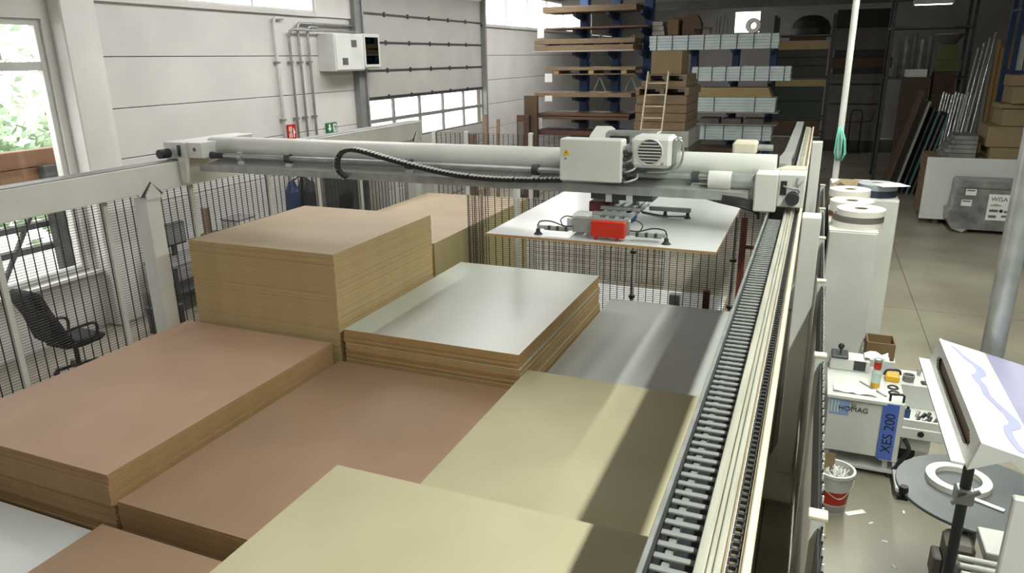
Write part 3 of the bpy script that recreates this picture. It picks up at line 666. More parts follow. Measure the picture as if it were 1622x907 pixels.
reel((.52, 10.15), .26, .13, .08, 'reel_white', 'thick white edging reel on the brown reel', 2.27)
reel((.5, 10.95), .25, .12, .08, 'card', 'cardboard coloured reel at the back of the narrow cabinet', 2.2)
reel((.52, 10.92), .26, .1, .08, 'reel_white', 'white edging reel on the cardboard coloured reel', 2.32)
reel((.92, 11.8), .27, .1, .08, 'tape_navy', 'navy edging reel under the slate reel', 2.2)
reel((.92, 11.8), .27, .08, .08, 'tape_slate', 'slate grey edging reel on the navy one', 2.3)
def slab(name, c, sx, sy, t, rot, mt, label, catg, tilt=0, group=None):
    o = MB().cbox(-sx / 2, -sy / 2, 0, sx / 2, sy / 2, t, min(.004, t * .3)).build(name, mt)
    o.location = c; o.rotation_euler = (tilt, 0, R_(rot)); return tag(o, label, catg, group)
slab('veneer_offcut', (.62, 12.55, 2.2), .6, .75, .05, 4, 'reel_white', 'white board offcut lying at the back of the wider cabinet', 'board')
slab('card_sheet', (.75, 12.52, 2.25), .75, .55, .012, -14, 'card', 'loose cardboard sheet on the white offcut', 'cardboard')
slab('paper_sheet', (1.08, 11.62, 2.385), .4, .3, .006, 25, 'paper', 'white paper sheet hanging over the cabinet edge on the reels', 'paper')
cb = thing('cardboard_box', 'open cardboard box flap behind the white reels', 'box', (.42, 11.7, 2.2))
MB().box(.32, 11.5, 2.2, .55, 11.9, 2.32).build('body', 'card', cb)
MB().add([(.55, 11.5, 2.32), (.55, 11.9, 2.32), (.63, 11.92, 2.36), (.63, 11.53, 2.36), (.55, 11.5, 2.328), (.55, 11.9, 2.328), (.63, 11.92, 2.368), (.63, 11.53, 2.368)], MB.BF).build('flap', 'card', cb)
MB().add([(.32, 11.5, 2.32), (.4, 11.48, 2.42), (.55, 11.5, 2.33), (.32, 11.51, 2.32), (.4, 11.49, 2.42), (.55, 11.51, 2.33)], [(0, 1, 2), (5, 4, 3), (0, 3, 4, 1), (1, 4, 5, 2), (2, 5, 3, 0)]).build('flap', 'card', cb)
# pole and teal strapping
pl = thing('round_pole', 'slim white round pole rising behind the cabinets', 'pole', (.38, 13.4, 0))
MB().cyl((.38, 13.4, 0), (.38, 13.4, ZC - .005), .05, 16).build('shaft', 'white_paint2', pl)
MB().lathe([(.05, 0), (.12, 0), (.12, .02), (.05, .02)], (.38, 13.4, 0), 20).build('base_flange', 'galv', pl)
tb = MB()
for k in range(9):
    a = k * .7; tb.tube([(.36 + .02 * math.cos(a), 13.3, 3.05), (.39 + .07 * math.cos(a), 13.28 + .05 * math.sin(a), 2.85), (.4 + .09 * math.cos(a), 13.28 + .07 * math.sin(a), 2.62), (.4 + .04 * math.cos(a), 13.28, 2.5)], .012, 6)
single('plastic_strapping', tb, 'teal', 'bundle of teal plastic strapping hung on the slim white pole', 'strapping')

# edging machine with the blue sign
X0 = .4
t = thing('edging_machine', 'grey mobile edging unit with blue lettered stripe behind the bucket', 'machine', (.8, 7.9, 0))
bd = MB().cbox(X0, 7.45, .24, .93, 8.3, .84, .01).build('body', 'white_paint2', t)
MB().cbox(X0 - .02, 7.42, .84, .94, 8.32, .88, .006).build('lid', 'white_paint', t)
MB().cbox(.62, 7.425, .78, .66, 7.45, .85, .004).build('latch', 'galv', bd)
st_ = MB().cbox(.93, 7.43, .22, 1.1, 8.25, .88, .01).build('end_panel', 'white_paint', t)
MB().box(.905, 7.424, .24, 1.05, 7.43, .86).build('sign_stripe', 'signblue', t)
text('stripe_lettering', 'XES 200', .128, frame((1.024, 7.422, .32), (0, 0, 1), (-1, 0, 0)), 'text_dark', t)
b = MB(); b.box(.42, 7.446, .66, .6, 7.45, .84)
lg = b.build('logo_block', 'logo_blue', t)
for k in range(3): MB().box(.432 + k * .03, 7.444, .68, .444 + k * .03, 7.446, .82).build('logo_bar', 'white_paint2', lg)
text('brand_lettering', 'HOMAG', .075, frame((.5, 7.442, .715), (1, 0, 0), (0, 0, 1)), 'text_dark', t)
MB().tube([(.96, 7.47, .88), (.96, 7.47, .95), (.99, 7.47, .96), (1.06, 7.47, .96), (1.08, 7.47, .95), (1.08, 7.47, .88)], .012).build('handle', 'black', t)
b = MB().cbox(1.1, 8.0, .52, 1.5, 8.4, .86, .008).build('side_box', 'white_paint', t)
tyo = MB().cbox(1.1, 7.5, .48, 1.5, 8.0, .6, .008).build('tool_tray', 'white_paint', t)
MB().cbox(1.1, 7.52, .6, 1.48, 7.55, .68, .004).build('tray_lip', 'white_paint', t)
MB().box(1.14, 7.62, .3, 1.4, 7.95, .48).build('motor_box', 'white_paint2', t)
MB().cyl((1.28, 7.49, .55), (1.28, 7.5, .55), .03, 12).build('tray_knob', 'black', t)
MB().cyl((1.2, 7.75, .2), (1.2, 7.9, .2), .1, 18).build('motor', 'black', t)
MB().hose([(1.15, 7.55, .45), (1.2, 7.5, .36), (1.16, 7.5, .25), (1.1, 7.5, .12), (1.08, 7.6, .03)], .02).build('hose', 'black', t)
for x in (.42, .98):
    for y in (7.5, 8.22): MB().cbox(x, y, .06, x + .05, y + .05, .25, .004).build('leg', 'white_paint2', t)
MB().cbox(.4, 7.48, .06, 1.12, 8.28, .1, .004).build('base_shelf', 'white_paint2', t)
for x in (.45, 1.05):
    for y in (7.52, 8.24): MB().cyl((x - .015, y, .03), (x + .015, y, .03), .03, 14).build('castor', 'rubber', t)
q = MB().cbox(1.1, 7.1, .08, 1.3, 7.14, .12, .005).build('outrigger', 'white_paint2', t)
MB().cbox(1.08, 7.12, .08, 1.12, 7.52, .12, .005).build('outrigger', 'white_paint2', t)
MB().cyl((1.26, 7.12, .06), (1.31, 7.12, .06), .06, 18).build('swivel_castor', 'rubber', q)
bk = MB().cbox(X0, 8.1, .88, .8, 8.32, 1.02, .01).build('rear_housing', 'white_paint2', t)
kn = MB().cbox(X0 + .01, 8.08, 1.02, X0 + .18, 8.3, 1.05, .008).build('lever_plate', 'dark_steel', t)
MB().cyl((X0 + .1, 8.18, 1.05), (X0 + .1, 8.18, 1.1), .008, 8).build('lever', 'dark_steel', kn)
MB().lathe([(0, -.035), (.02, -.03), (.035, 0), (.02, .03), (0, .035)], (X0 + .1, 8.18, 1.13), 16).build('ball_knob', 'black', kn)
MB().box(.64, 8.095, .9, .76, 8.1, 1.01).build('keypad', 'dark_steel', t)
def flat(name, x, y, z, poly, mt, label, catg, th=.004):
    return single(name, MB().prism([(x + a, y + b_) for a, b_ in poly], 'z', z, z + th), mt, label, catg)
b = MB(); N = 9
vs = [(.44 + .4 * i / N, 7.5 + .18 * j / 4, .884 + rnd(0, .022)) for j in range(5) for i in range(N + 1)]
b.add(vs, [(j * (N + 1) + i, j * (N + 1) + i + 1, (j + 1) * (N + 1) + i + 1, (j + 1) * (N + 1) + i) for j in range(4) for i in range(N)])
single('foil_sheet', b, 'paper', 'crumpled white foil lying on the edging unit lid', 'foil')
single('steel_rule', MB().bar((.7, 7.85, .886), (.93, 7.55, .886), .02, .008), 'steel_grey', 'dark steel rule lying diagonally on the unit lid', 'ruler')
bo = thing('bottle', 'clear bottle with red and white cap can on the unit lid', 'bottle', (.84, 7.78, .88))
MB().lathe([(0, 0), (.045, 0), (.045, .16), (.03, .2), (0, .2)], (.84, 7.78, .88), 20).build('body', 'bottle', bo)
MB().lathe([(.046, .0), (.046, .05)], (.84, 7.78, .88), 20).build('label_band', 'yellow', bo)
MB().lathe([(0, .2), (.036, .2), (.036, .27), (.038, .27), (.038, .3), (0, .3)], (.84, 7.78, .88), 20).build('cap', 'red', bo)
MB().lathe([(.039, .28), (.039, .31), (0, .315)], (.84, 7.78, .88), 20).build('rim', 'galv', bo)
b = MB(); vs = []
for j in range(5):
    for i in range(5): vs.append((.74 + i * .06, 8.12 + j * .05, 1.022 + rnd(0, .05)))
b.add(vs, [(j * 5 + i, j * 5 + i + 1, (j + 1) * 5 + i + 1, (j + 1) * 5 + i) for j in range(4) for i in range(4)])
single('paper_scrap', b, 'paper', 'crumpled white paper behind the clear bottle', 'paper')
tl = thing('spring_clamp', 'yellow and black hand tool beside the bottle', 'tool', (1.02, 8.0, .88))
MB().cbox(.95, 7.95, .88, 1.08, 8.08, .95, .01).build('body', 'yellow', tl)
MB().hose([(.93, 7.97, .95), (.95, 7.97, 1.0), (1.0, 7.98, 1.01), (1.07, 8.0, 1.0), (1.09, 8.02, .95)], .012).build('grip', 'black', tl)
for k, (y, lb) in enumerate(((7.8, 'black looped cable coil between bottle and blue stripe, upper one'), (7.66, 'black looped cable coil just behind the black handle'))):
    b = MB(); b.lathe([(.045, 0), (.055, .008), (.045, .016), (.035, .008)], (1.01, y, .882), 20, closed=True); single('cable_coil', b, 'black', lb, 'coil', 'coils on the edging unit')
b = MB().lathe([(0, 0), (.055, 0), (.06, .07), (.05, .07), (.045, .01), (0, .01)], (1.18, 8.1, .86), 18); single('metal_cup', b, 'steel_grey', 'round metal cup of bits on the side box', 'cup')
for k, x in enumerate((1.3, 1.42)):
    b = MB().lathe([(0, 0), (.018, 0), (.022, .05), (.014, .07), (0, .07)], (x, 8.3, .86), 12); single('small_bit', b, 'galv', ['small steel bit standing beside the metal cup', 'small steel bit at the outer corner of the side box'][k], 'bit')
single('small_tray', MB().cbox(1.3, 8.04, .86, 1.42, 8.12, .875, .004), 'black', 'flat black tray in front of the steel bits', 'tray')
sp = thing('spray_can', 'small blue canister standing in the tool tray', 'canister', (1.17, 7.75, .6))
MB().cyl((1.17, 7.75, .6), (1.17, 7.75, .69), .028, 14).build('can', 'blue', sp)
MB().cyl((1.17, 7.75, .69), (1.17, 7.75, .72), .014, 10).build('nozzle', 'black', sp)
for k in range(7):
    x, y = 1.26 + (k % 4) * .05, 7.68 + (k // 4) * .1
    b = MB(); b.cyl((x, y, .615), (x + rnd(.02, .06), y + rnd(.03, .08), .625), .014, 8, .02)
    single('hand_tool', b, ['dark_steel', 'galv', 'black'][k % 3], 'small dark metal tool in the heap in the tool tray', 'tool', 'tools heaped in the tray')

# open box between cabinet and machine
cb = thing('cardboard_box', 'open cardboard box holding waste behind the edging unit', 'box', (.95, 8.9, .75))
MB().cbox(.78, 8.75, 0, 1.12, 9.1, .8, .01).build('stand', 'white_paint', cb)
for q in ((.8, 8.77, .8, 1.1, 8.785, 1.0), (.8, 9.065, .8, 1.1, 9.08, 1.0), (.8, 8.785, .8, .815, 9.065, 1.0), (1.085, 8.785, .8, 1.1, 9.065, 1.0), (.8, 8.77, .8, 1.1, 9.08, .81)): MB().box(*q).build('side', 'card_dark', cb)
for k in range(6): MB().lathe([(0, -.03), (.03, 0), (0, .04)], (.87 + rnd(0, .17), 8.85 + rnd(0, .15), .86), 8).build('crumpled_paper', 'reel_white', cb)

# waste bucket
bx_, by_ = .5, 6.72
bu = thing('bucket', 'white plastic bucket with red label full of edging offcuts', 'bucket', (bx_, by_, 0))
MB().lathe([(0, 0), (.13, 0), (.165, .41), (.18, .41), (.18, .44), (.157, .44), (.125, .02), (0, .02)], (bx_, by_, 0), 30).build('shell', 'white_paint', bu)
lb = MB()
n = 10
for i in range(n):
    a0 = R_(-150 + i * 12); a1 = R_(-150 + (i + 1) * 12)
    P = lambda a, z: (bx_ + (.133 + .0856 * z) * math.cos(a), by_ + (.133 + .0856 * z) * math.sin(a), z)
    lb.add([P(a0, .12), P(a1, .12), P(a1, .26), P(a0, .26)], [(0, 1, 2, 3)], True)
lb.build('label_red', 'red', bu)
lb = MB()
for i in range(n):
    a0 = R_(-150 + i * 12); a1 = R_(-150 + (i + 1) * 12)
    P = lambda a, z: (bx_ + (.133 + .0856 * z) * math.cos(a), by_ + (.133 + .0856 * z) * math.sin(a), z)
    lb.add([P(a0, .03), P(a1, .03), P(a1, .1), P(a0, .1)], [(0, 1, 2, 3)], True)
lb.build('label_grey', 'grey_pale', bu)
MB().hose([(bx_ - .17, by_, .4), (bx_ - .1, by_ - .14, .3), (bx_ + .05, by_ - .18, .22), (bx_ + .15, by_ - .1, .32), (bx_ + .17, by_, .4)], .005, 6).build('bail_handle', 'galv', bu)
wc = MB()
for k in range(60):
    a = rnd(0, 6.28); r = rnd(0, .12); d = Vector((rnd(-1, 1), rnd(-1, 1), rnd(.2, 1.2))).normalized() * rnd(.05, .13)
    p0 = Vector((bx_ + r * math.cos(a), by_ + r * math.sin(a), .35)); wc.bar(p0, p0 + d, .012, .002)
wc.build('offcuts', 'paper', bu, stuff=True)
MB().lathe([(0, 0), (.14, 0)], (bx_, by_, .35), 24).build('waste_fill', 'grey_pale', bu)
pk = thing('cardboard_strip', 'brown cardboard piece leaning inside the bucket', 'cardboard', (.42, 6.75, .3))
MB().bar((.445, 6.8, .355), (.45, 6.82, .54), .09, .006).build('sheet', 'card', pk)
single('floor_board', MB().cbox(.3, 6.2, 0, .46, 6.9, .025, .003), 'wood_pale', 'narrow pale wooden board on the floor beside the bucket', 'board')
o = MB().cbox(-.1, -.03, 0, .1, .03, .006, .002).build('paper_strip', 'paper'); o.location = (.72, 6.72, .001); o.rotation_euler = (0, 0, .6); tag(o, 'white paper strip on the floor beside the bucket', 'paper')
for k, (x, y) in enumerate(((.95, 6.35), (.85, 6.6), (1.15, 6.9), (1.0, 6.0))):
    o = MB().cbox(-.025, -.01, 0, .025, .01, .004, .001).build('edging_scrap', 'paper'); o.location = (x, y, .0005); o.rotation_euler = (0, 0, k * .8); tag(o, 'tiny white edging scrap on the bare floor', 'scrap', 'scraps on the floor')

# round reel table
tbx, tby = 1.42, 5.74
t = thing('reel_table', 'round dark grey turntable carrying a white tape coil', 'table', (tbx, tby, 0))
MB().lathe([(0, .975), (.555, .975), (.56, .98), (.56, .995), (.555, 1.0), (0, 1.0)], (tbx, tby, 0), 56).build('disc', 'steel_disc', t)
for a in (100, 200, 300, 10):
    x, y = tbx + .555 * math.cos(R_(a)), tby + .555 * math.sin(R_(a))
    q = MB().cbox(x - .04, y - .02, .93, x + .04, y + .02, .975, .005).build('rim_clamp', 'black', t)
    MB().lathe([(0, .0), (.03, .0), (.035, .03), (.03, .06), (0, .06)], (x, y, .985), 14).build('clamp_knob', 'black', q)
MB().cyl((tbx, tby, .1), (tbx, tby, .975), .05, 16).build('pedestal', 'dark_steel', t)
MB().lathe([(0, 0), (.28, 0), (.28, .02), (.07, .1), (.05, .1)], (tbx, tby, 0), 32).build('base', 'dark_steel', t)
tc = thing('tape_coil', 'white edging tape coil lying on the dark turntable', 'coil', (1.3, 5.84, 1.0))
MB().lathe([(.16, 0), (.225, 0), (.225, .045), (.16, .045)], (1.3, 5.84, 1.0), 48, closed=True).build('roll', 'reel_white', tc)
MB().bar((1.36, 5.62, 1.01), (1.55, 5.52, 1.01), .04, .008).build('loose_end', 'reel_white', tc)
gm = thing('gear_motor', 'olive grey motor unit standing under the turntable edge', 'motor', (1.2, 5.0, 0))
MB().cbox(1.14, 5.06, .5, 1.32, 5.3, .93, .03).build('body', 'grey_pack', gm)
MB().cbox(1.08, 5.1, .6, 1.14, 5.26, .78, .01).build('terminal_box', 'grey_pack', gm)
MB().cbox(1.18, 5.12, 0, 1.28, 5.24, .5, .01).build('stand', 'dark_steel', gm)
# near hooded machine
hm = thing('hooded_machine', 'white machine hood with lilac wave print and long slot', 'machine', (1.0, 3.7, 0))
YA, YE = 3.11, 4.3
zt = lambda x: 2.7 - .24 * (x - .742)
MB().prism([(.742, zt(.742)), (.965, zt(.965)), (.965, zt(.965) - .02), (.742, zt(.742) - .02)], 'y', YA, YE).build('top_plate', 'white_paint', hm)
MB().prism([(.965, zt(.965)), (1.7, zt(1.7)), (1.7, zt(1.7) - .02), (.965, zt(.965) - .02)], 'y', YA, YE).build('lilac_plate', 'purple', hm)
pb = MB()      # slotted side: four pieces round the slot
def side(y0, y1, f0, f1):
    P = lambda y, f, d: (.742 - .03 * f + d, y, 2.7 - .13 * f)
    pb.add([P(y0, f0, 0), P(y1, f0, 0), P(y1, f1, 0), P(y0, f1, 0), P(y0, f0, .012), P(y1, f0, .012), P(y1, f1, .012), P(y0, f1, .012)], MB.BF)
side(YA, YE, 0, .28); side(YA, YE, .78, 1); side(YA, 3.2, .28, .78); side(4.17, YE, .28, .78)
for y0, dy in ((3.2, 1), (4.17, -1)):
    for k in range(3): side(min(y0, y0 + dy * .02 * (3 - k)), max(y0, y0 + dy * .02 * (3 - k)), .28 + .05 * k, .33 + .05 * k); side(min(y0, y0 + dy * .02 * (3 - k)), max(y0, y0 + dy * .02 * (3 - k)), .73 - .05 * k, .78 - .05 * k)
pb.build('slotted_side', 'white_paint2', hm)
MB().prism([(.66, 2.575), (.712, 2.572), (.712, 2.56), (.66, 2.563)], 'y', YA + .03, YE).build('flange', 'white_paint', hm)
MB().prism([(.756, 2.674), (.762, 2.674), (.735, 2.557), (.729, 2.557)], 'y', YA + .04, YE - .02).build('inner_plate', 'brown_pack', hm)
MB().add([(.742, YA - .02, 2.7), (1.7, YA - .02, zt(1.7)), (1.7, YA - .02, zt(1.7) - .13), (.95, YA - .02, 2.56), (.85, YA - .02, 2.64), (.712, YA - .02, 2.57),
          (.742, YA - .002, 2.7), (1.7, YA - .002, zt(1.7)), (1.7, YA - .002, zt(1.7) - .13), (.95, YA - .002, 2.56), (.85, YA - .002, 2.64), (.712, YA - .002, 2.57)],
         [(0, 5, 4, 3, 2, 1), (6, 7, 8, 9, 10, 11)] + [(i, (i + 1) % 6, 6 + (i + 1) % 6, 6 + i) for i in range(6)]).build('front_flap', 'white_paint', hm)
wv = []
cen = [(4.24, .80), (4.1, .845), (4.02, .885), (3.93, .885), (3.86, .85), (3.76, .865), (3.66, .865), (3.56, .895), (3.47, .925), (3.4, .925), (3.33, .885), (3.24, .88), (3.13, .9)]
wd = [.012, .02, .022, .024, .02, .016, .017, .02, .026, .024, .016, .016, .018]
ce_ = [cat(cen, i * (len(cen) - 1) / 60) for i in range(61)]; wi = [wd[min(int(i / 5), 12)] for i in range(61)]
b = MB(); vs = []
for (y, x), q in zip(ce_, wi): vs += [(x - q, y, zt(x - q) + .0015), (x + q, y, zt(x + q) + .0015)]
b.add(vs, [(2 * i, 2 * i + 1, 2 * i + 3, 2 * i + 2) for i in range(60)]); b.build('wave_print', 'wave', hm)
b = MB().cbox(.88, 3.05, 0, 1.7, 3.09, 2.5, .006); b.build('leg_plate', 'white_paint2', hm)
MB().cyl((1.02, 3.045, 2.02), (1.02, 3.05, 2.02), .05, 20).build('yellow_mark', 'yellow', hm)
MB().cbox(1.0, 3.02, .9, 1.6, 3.05, 1.62, .02).build('black_guard', 'black', hm)
rc = thing('roller_conveyor', 'white roller feed bars beside the dark stand tube', 'rollers', (1.25, 4.6, 0))
for k in range(4): MB().cyl((1.13, 4.5 + k * .07, 1.05 + .01 * k), (1.6, 4.5 + k * .07, 1.05 + .01 * k), .02, 12).build('roller', 'white_paint', rc)
MB().cbox(1.3, 4.8, 1.02, 1.7, 5.1, 1.1, .006).build('cover', 'white_paint', rc)
MB().cbox(1.12, 4.45, 0, 1.16, 4.78, 1.03, .005).build('side_plate', 'dark_steel', rc)
MB().cbox(1.57, 4.45, 0, 1.61, 4.78, 1.03, .005).build('side_plate', 'dark_steel', rc)
for k in range(3): MB().cyl((1.22 + k * .1, 4.6, .5), (1.22 + k * .1, 4.6, 1.0), .035, 12).build('piston', 'black', rc)
ps = thing('stand_tube', 'galvanised round tube with clamp passing behind the hood', 'tube', (1.03, 4.48, 0))
MB().cyl((1.04, 4.48, 0), (1.04, 4.48, 2.2), .03, 18).build('lower_tube', 'dark_steel', ps)
MB().cyl((1.04, 4.48, 2.2), (1.04, 4.48, ZC - .005), .058, 20).build('upper_tube', 'galv', ps)
MB().cbox(.99, 4.43, 1.62, 1.09, 4.53, 1.72, .01).build('clamp', 'galv', ps)
MB().bar((.97, 4.41, 1.64), (1.1, 4.4, 1.75), .025, .02).build('clamp_lever', 'galv', ps)

# ================================================================== LEFT SIDE BEHIND THE FENCE
oc = thing('office_chair', 'black high back office chair behind the mesh fence', 'chair', (-9.4, 6.45, 0))
OX = -9.45
def pad(prof, x0, x1, name):      # profile in (y, z), extruded in x with rounded sides
    b = MB(); n = len(prof); ky = sum(p[0] for p in prof) / n; kz = sum(p[1] for p in prof) / n; rows = []
    for x, s in ((x0, .8), (x0 + .03, .97), (x0 + .08, 1), (x1 - .08, 1), (x1 - .03, .97), (x1, .8)):
        rows += [(x, ky + (p[0] - ky) * s, kz + (p[1] - kz) * s) for p in prof]
    fs = [(r * n + i, r * n + (i + 1) % n, (r + 1) * n + (i + 1) % n, (r + 1) * n + i) for r in range(5) for i in range(n)]
    fs += [tuple(range(n)), tuple(range(5 * n, 6 * n))[::-1]]
    return b.add(rows, fs, True).build(name, 'upholstery', oc)
pad([(6.15, .5), (6.02, .62), (5.98, .8), (5.93, 1.0), (5.84, 1.2), (5.78, 1.36), (5.86, 1.4), (5.95, 1.34), (6.03, 1.1), (6.12, .9), (6.2, .7), (6.28, .54)], OX - .25, OX + .25, 'backrest')
pad([(6.15, .47), (6.4, .43), (6.65, .44), (6.74, .47), (6.75, .51), (6.68, .55), (6.45, .54), (6.2, .55)], OX - .26, OX + .26, 'seat')
for s in (-1, 1):
    MB().hose([(OX + s * .27, 6.12, .74), (OX + s * .3, 6.25, .76), (OX + s * .3, 6.5, .75), (OX + s * .3, 6.58, .7), (OX + s * .29, 6.57, .58), (OX + s * .26, 6.5, .47)], .022).build('armrest', 'black', oc)
MB().cyl((OX, 6.42, .12), (OX, 6.42, .44), .03, 12).build('gas_lift', 'black', oc)
for k in range(5):
    a = k * 1.2566 + .3; e = (OX + .3 * math.cos(a), 6.42 + .3 * math.sin(a), .08)
    bs = MB().bar((OX, 6.42, .12), e, .05, .035).build('base_arm', 'black', oc)
    MB().cyl((e[0] - .02, e[1], .03), (e[0] + .02, e[1], .03), .03, 12).build('castor', 'rubber', bs)
wbn = thing('workbench', 'grey workbench standing against the wall behind the fence', 'bench', (-10.2, 9, 0))
MB().cbox(-10.6, 8.7, .86, -9.9, 11.6, .92, .006).build('worktop', 'steel_grey', wbn)
MB().cbox(-10.55, 8.72, .35, -9.95, 11.58, .39, .004).build('lower_shelf', 'dark_steel', wbn)
for x in (-10.57, -9.98):
    for y in (8.74, 11.5): MB().cbox(x, y, 0, x + .06, y + .06, .86, .004).build('leg', 'dark_steel', wbn)
def simple(name, label, catg, body, mt, extras=()):
    t = thing(name, label, catg, ((body[0] + body[3]) / 2, (body[1] + body[4]) / 2, body[2]))
    MB().cbox(*body, .012).build('body', mt, t)
    for nm, q, m_ in extras: MB().cbox(*q, min(.006, .3 * min(abs(q[3] - q[0]), abs(q[4] - q[1]), abs(q[5] - q[2])))).build(nm, m_, t)
simple('monitor', 'dark framed screen standing on the workbench', 'screen', (-10.5, 9.0, 1.1, -10.42, 9.55, 1.5), 'dark_steel', (('stand', (-10.48, 9.22, .92, -10.43, 9.32, 1.1), 'dark_steel'), ('screen_face', (-10.42, 9.03, 1.13, -10.415, 9.52, 1.47), 'steel_grey')))
simple('tool_case', 'small black tool case on the workbench', 'case', (-10.45, 9.9, .92, -10.1, 10.3, 1.16), 'black', (('handle', (-10.32, 10.05, 1.16, -10.24, 10.15, 1.19), 'dark_steel'),))
simple('parts_box', 'white parts box on the workbench beside the black case', 'box', (-10.5, 10.5, .92, -10.1, 11.0, 1.3), 'white_paint2', (('lid', (-10.51, 10.49, 1.3, -10.09, 11.01, 1.33), 'steel_grey'),))
bk = thing('bucket', 'white bucket with dark red rim behind the fence', 'bucket', (-9.55, 8.1, 0))
MB().lathe([(0, 0), (.14, 0), (.17, .38), (.15, .38), (.125, .02), (0, .02)], (-9.55, 8.1, .45), 24).build('shell', 'white_paint', bk)
MB().lathe([(.172, .3), (.178, .3), (.178, .38), (.172, .38)], (-9.55, 8.1, .45), 24, closed=True).build('rim', 'darkred', bk)
MB().cbox(-9.75, 7.9, 0, -9.35, 8.3, .45, .01).build('stand', 'dark_steel', bk)
bb = thing('crate', 'blue plastic crate on the floor behind the fence', 'crate', (-8.3, 7.4, 0))
for q in ((-8.6, 7.2, 0, -8.0, 7.65, .02), (-8.6, 7.2, .02, -8.58, 7.65, .4), (-8.02, 7.2, .02, -8.0, 7.65, .4), (-8.58, 7.2, .02, -8.02, 7.22, .4), (-8.58, 7.63, .02, -8.02, 7.65, .4)): MB().box(*q).build('side', 'blue', bb)
single('timber_post', MB().cbox(-9.0, 8.6, 0, -8.9, 8.7, 2.0, .006), 'wood', 'short upright timber post behind the tallest stack fence', 'post')
ct = thing('coat_rack', 'dark work clothes hanging on a stand behind the fence', 'rack', (-9.2, 11.4, 0))
MB().cyl((-9.2, 11.4, 0), (-9.2, 11.4, 2.2), .025, 10).build('pole', 'black', ct)
MB().lathe([(0, 0), (.25, 0), (.24, .03), (0, .04)], (-9.2, 11.4, 0), 20).build('base', 'black', ct)
for k in range(3):
    a = k * 2.1; e = Vector((-9.2 + .2 * math.cos(a), 11.4 + .2 * math.sin(a), 2.0))
    MB().cyl((-9.2, 11.4, 2.1), e, .015, 8).build('hook', 'black', ct)
    MB().lathe([(0, 0), (.06, 0), (.14, -.2), (.17, -.7), (.12, -.72), (0, -.7)], e, 12).build('garment', ['black', 'dark_steel', 'blue2'][k], ct)
simple('steel_locker', 'tall dark steel locker behind the fence near the overhead door', 'locker', (-9.6, 12.6, 0, -9.0, 13.4, 2.1), 'dark_steel', (('door', (-9.0, 12.63, .05, -8.985, 12.99, 2.06), 'dark_steel'), ('door', (-9.0, 13.01, .05, -8.985, 13.37, 2.06), 'dark_steel')))
for k, (x, y) in enumerate(((-9.5, 14.6), (-8.9, 15.2), (-8.3, 14.8))):
    b = MB(); b.cbox(x - .25, y - .02, .0, x + .25, y + .02, 2.3, .004)
    single('door_blank', b, 'grey_pale', ['grey door blank standing nearest the wall behind the far fence', 'grey door blank standing behind two others at the far fence', 'grey door blank standing nearest the far fence end'][k], 'board')

# ================================================================== BEHIND THE LOW MESH FENCE
sheets('laminate_sheet', 'sheet edge in the low white pile behind the low mesh fence', 'board', -3.3, -1.05, 9.95, 11.5, .5, .02, 3, 'lam_bright', 'lam_edge', 'white sheet of the low pile behind the mesh fence', off=.003)
tr_ = thing('steel_trestle', 'dark red steel frame standing behind the low mesh fence', 'frame', (-1, 12, 0))
for x in (-.95, -.62): MB().cbox(x, 11.7, 0, x + .1, 11.76, 1.75, .004).build('upright', 'darkred', tr_)
for z in (.75, 1.25): MB().cbox(-.85, 11.71, z, -.62, 11.75, z + .05, .004).build('rail', 'darkred', tr_)
for x in (-.95, -.62): MB().cbox(x, 11.4, 0, x + .1, 12.0, .06, .004).build('foot', 'darkred', tr_)
p2 = thing('steel_post', 'red steel post in front of the low white pile', 'post', (-1.2, 9.8, 0))
MB().cbox(-1.22, 9.76, 0, -1.13, 9.84, 1.1, .004).build('shaft', 'darkred', p2); MB().box(-1.27, 9.71, 0, -1.08, 9.89, .01).build('base_plate', 'dark_steel', p2)
p2 = thing('steel_post', 'dark grey steel post in front of the low white pile', 'post', (-1.6, 9.8, 0))
MB().cbox(-1.68, 9.74, 0, -1.54, 9.86, 1.0, .004).build('shaft', 'steel_grey', p2); MB().box(-1.72, 9.7, 0, -1.5, 9.9, .01).build('base_plate', 'dark_steel', p2)

# ================================================================== CANTILEVER RACK AT THE END
rk = thing('cantilever_rack', 'blue cantilever rack holding boards beside the side wall', 'rack', (-6.5, 22.8, 0))
LV = [5.49, 5.02, 4.37, 3.71, 3.06, 2.39, 1.91, 1.2]
for x in (-7.02, -6.0, -5.0):
    MB().cbox(x - .13, 22.9, 0, x + .13, 23.2, 6.4, .01).build('upright', 'blue', rk)
    MB().cbox(x - .14, 21.8, 0, x + .14, 23.3, .18, .01).build('base_arm', 'blue2', rk)
    for z in LV: MB().prism([(21.9, z - .1), (21.9, z), (22.9, z), (22.9, z - .22)], 'x', x - .05, x + .05).build('arm', 'blue2', rk)
for a, b_ in ((-7.02, -6.0), (-6.0, -5.0)):
    for z0 in (2.5, 3.8):
        MB().bar((a, 23.05, z0), ((a + b_) / 2, 23.05, z0 + 1.1), .04, .04).build('brace', 'galv', rk); MB().bar((b_, 23.05, z0), ((a + b_) / 2, 23.05, z0 + 1.1), .04, .04).build('brace', 'galv', rk)
def board(x0, x1, y0, y1, z0, z1, mt, label, name='shelf_board', cat_='board', group=None):
    return single(name, MB().cbox(x0, y0, z0, x1, y1, z1, min(.006, (z1 - z0) * .2)), mt, label, cat_, group)
board(-7.95, -5.1, 21.7, 22.88, 5.49, 5.66, 'wood', 'thick brown board on the top arms of the blue rack')
board(-7.85, -4.75, 21.7, 22.88, 5.02, 5.07, 'wood_dark', 'thin dark board under the topmost board on the blue rack')
board(-8.25, -5.1, 21.6, 22.88, 4.37, 4.41, 'grey_pale', 'thin pale sheet under the two brown boards on the blue rack')
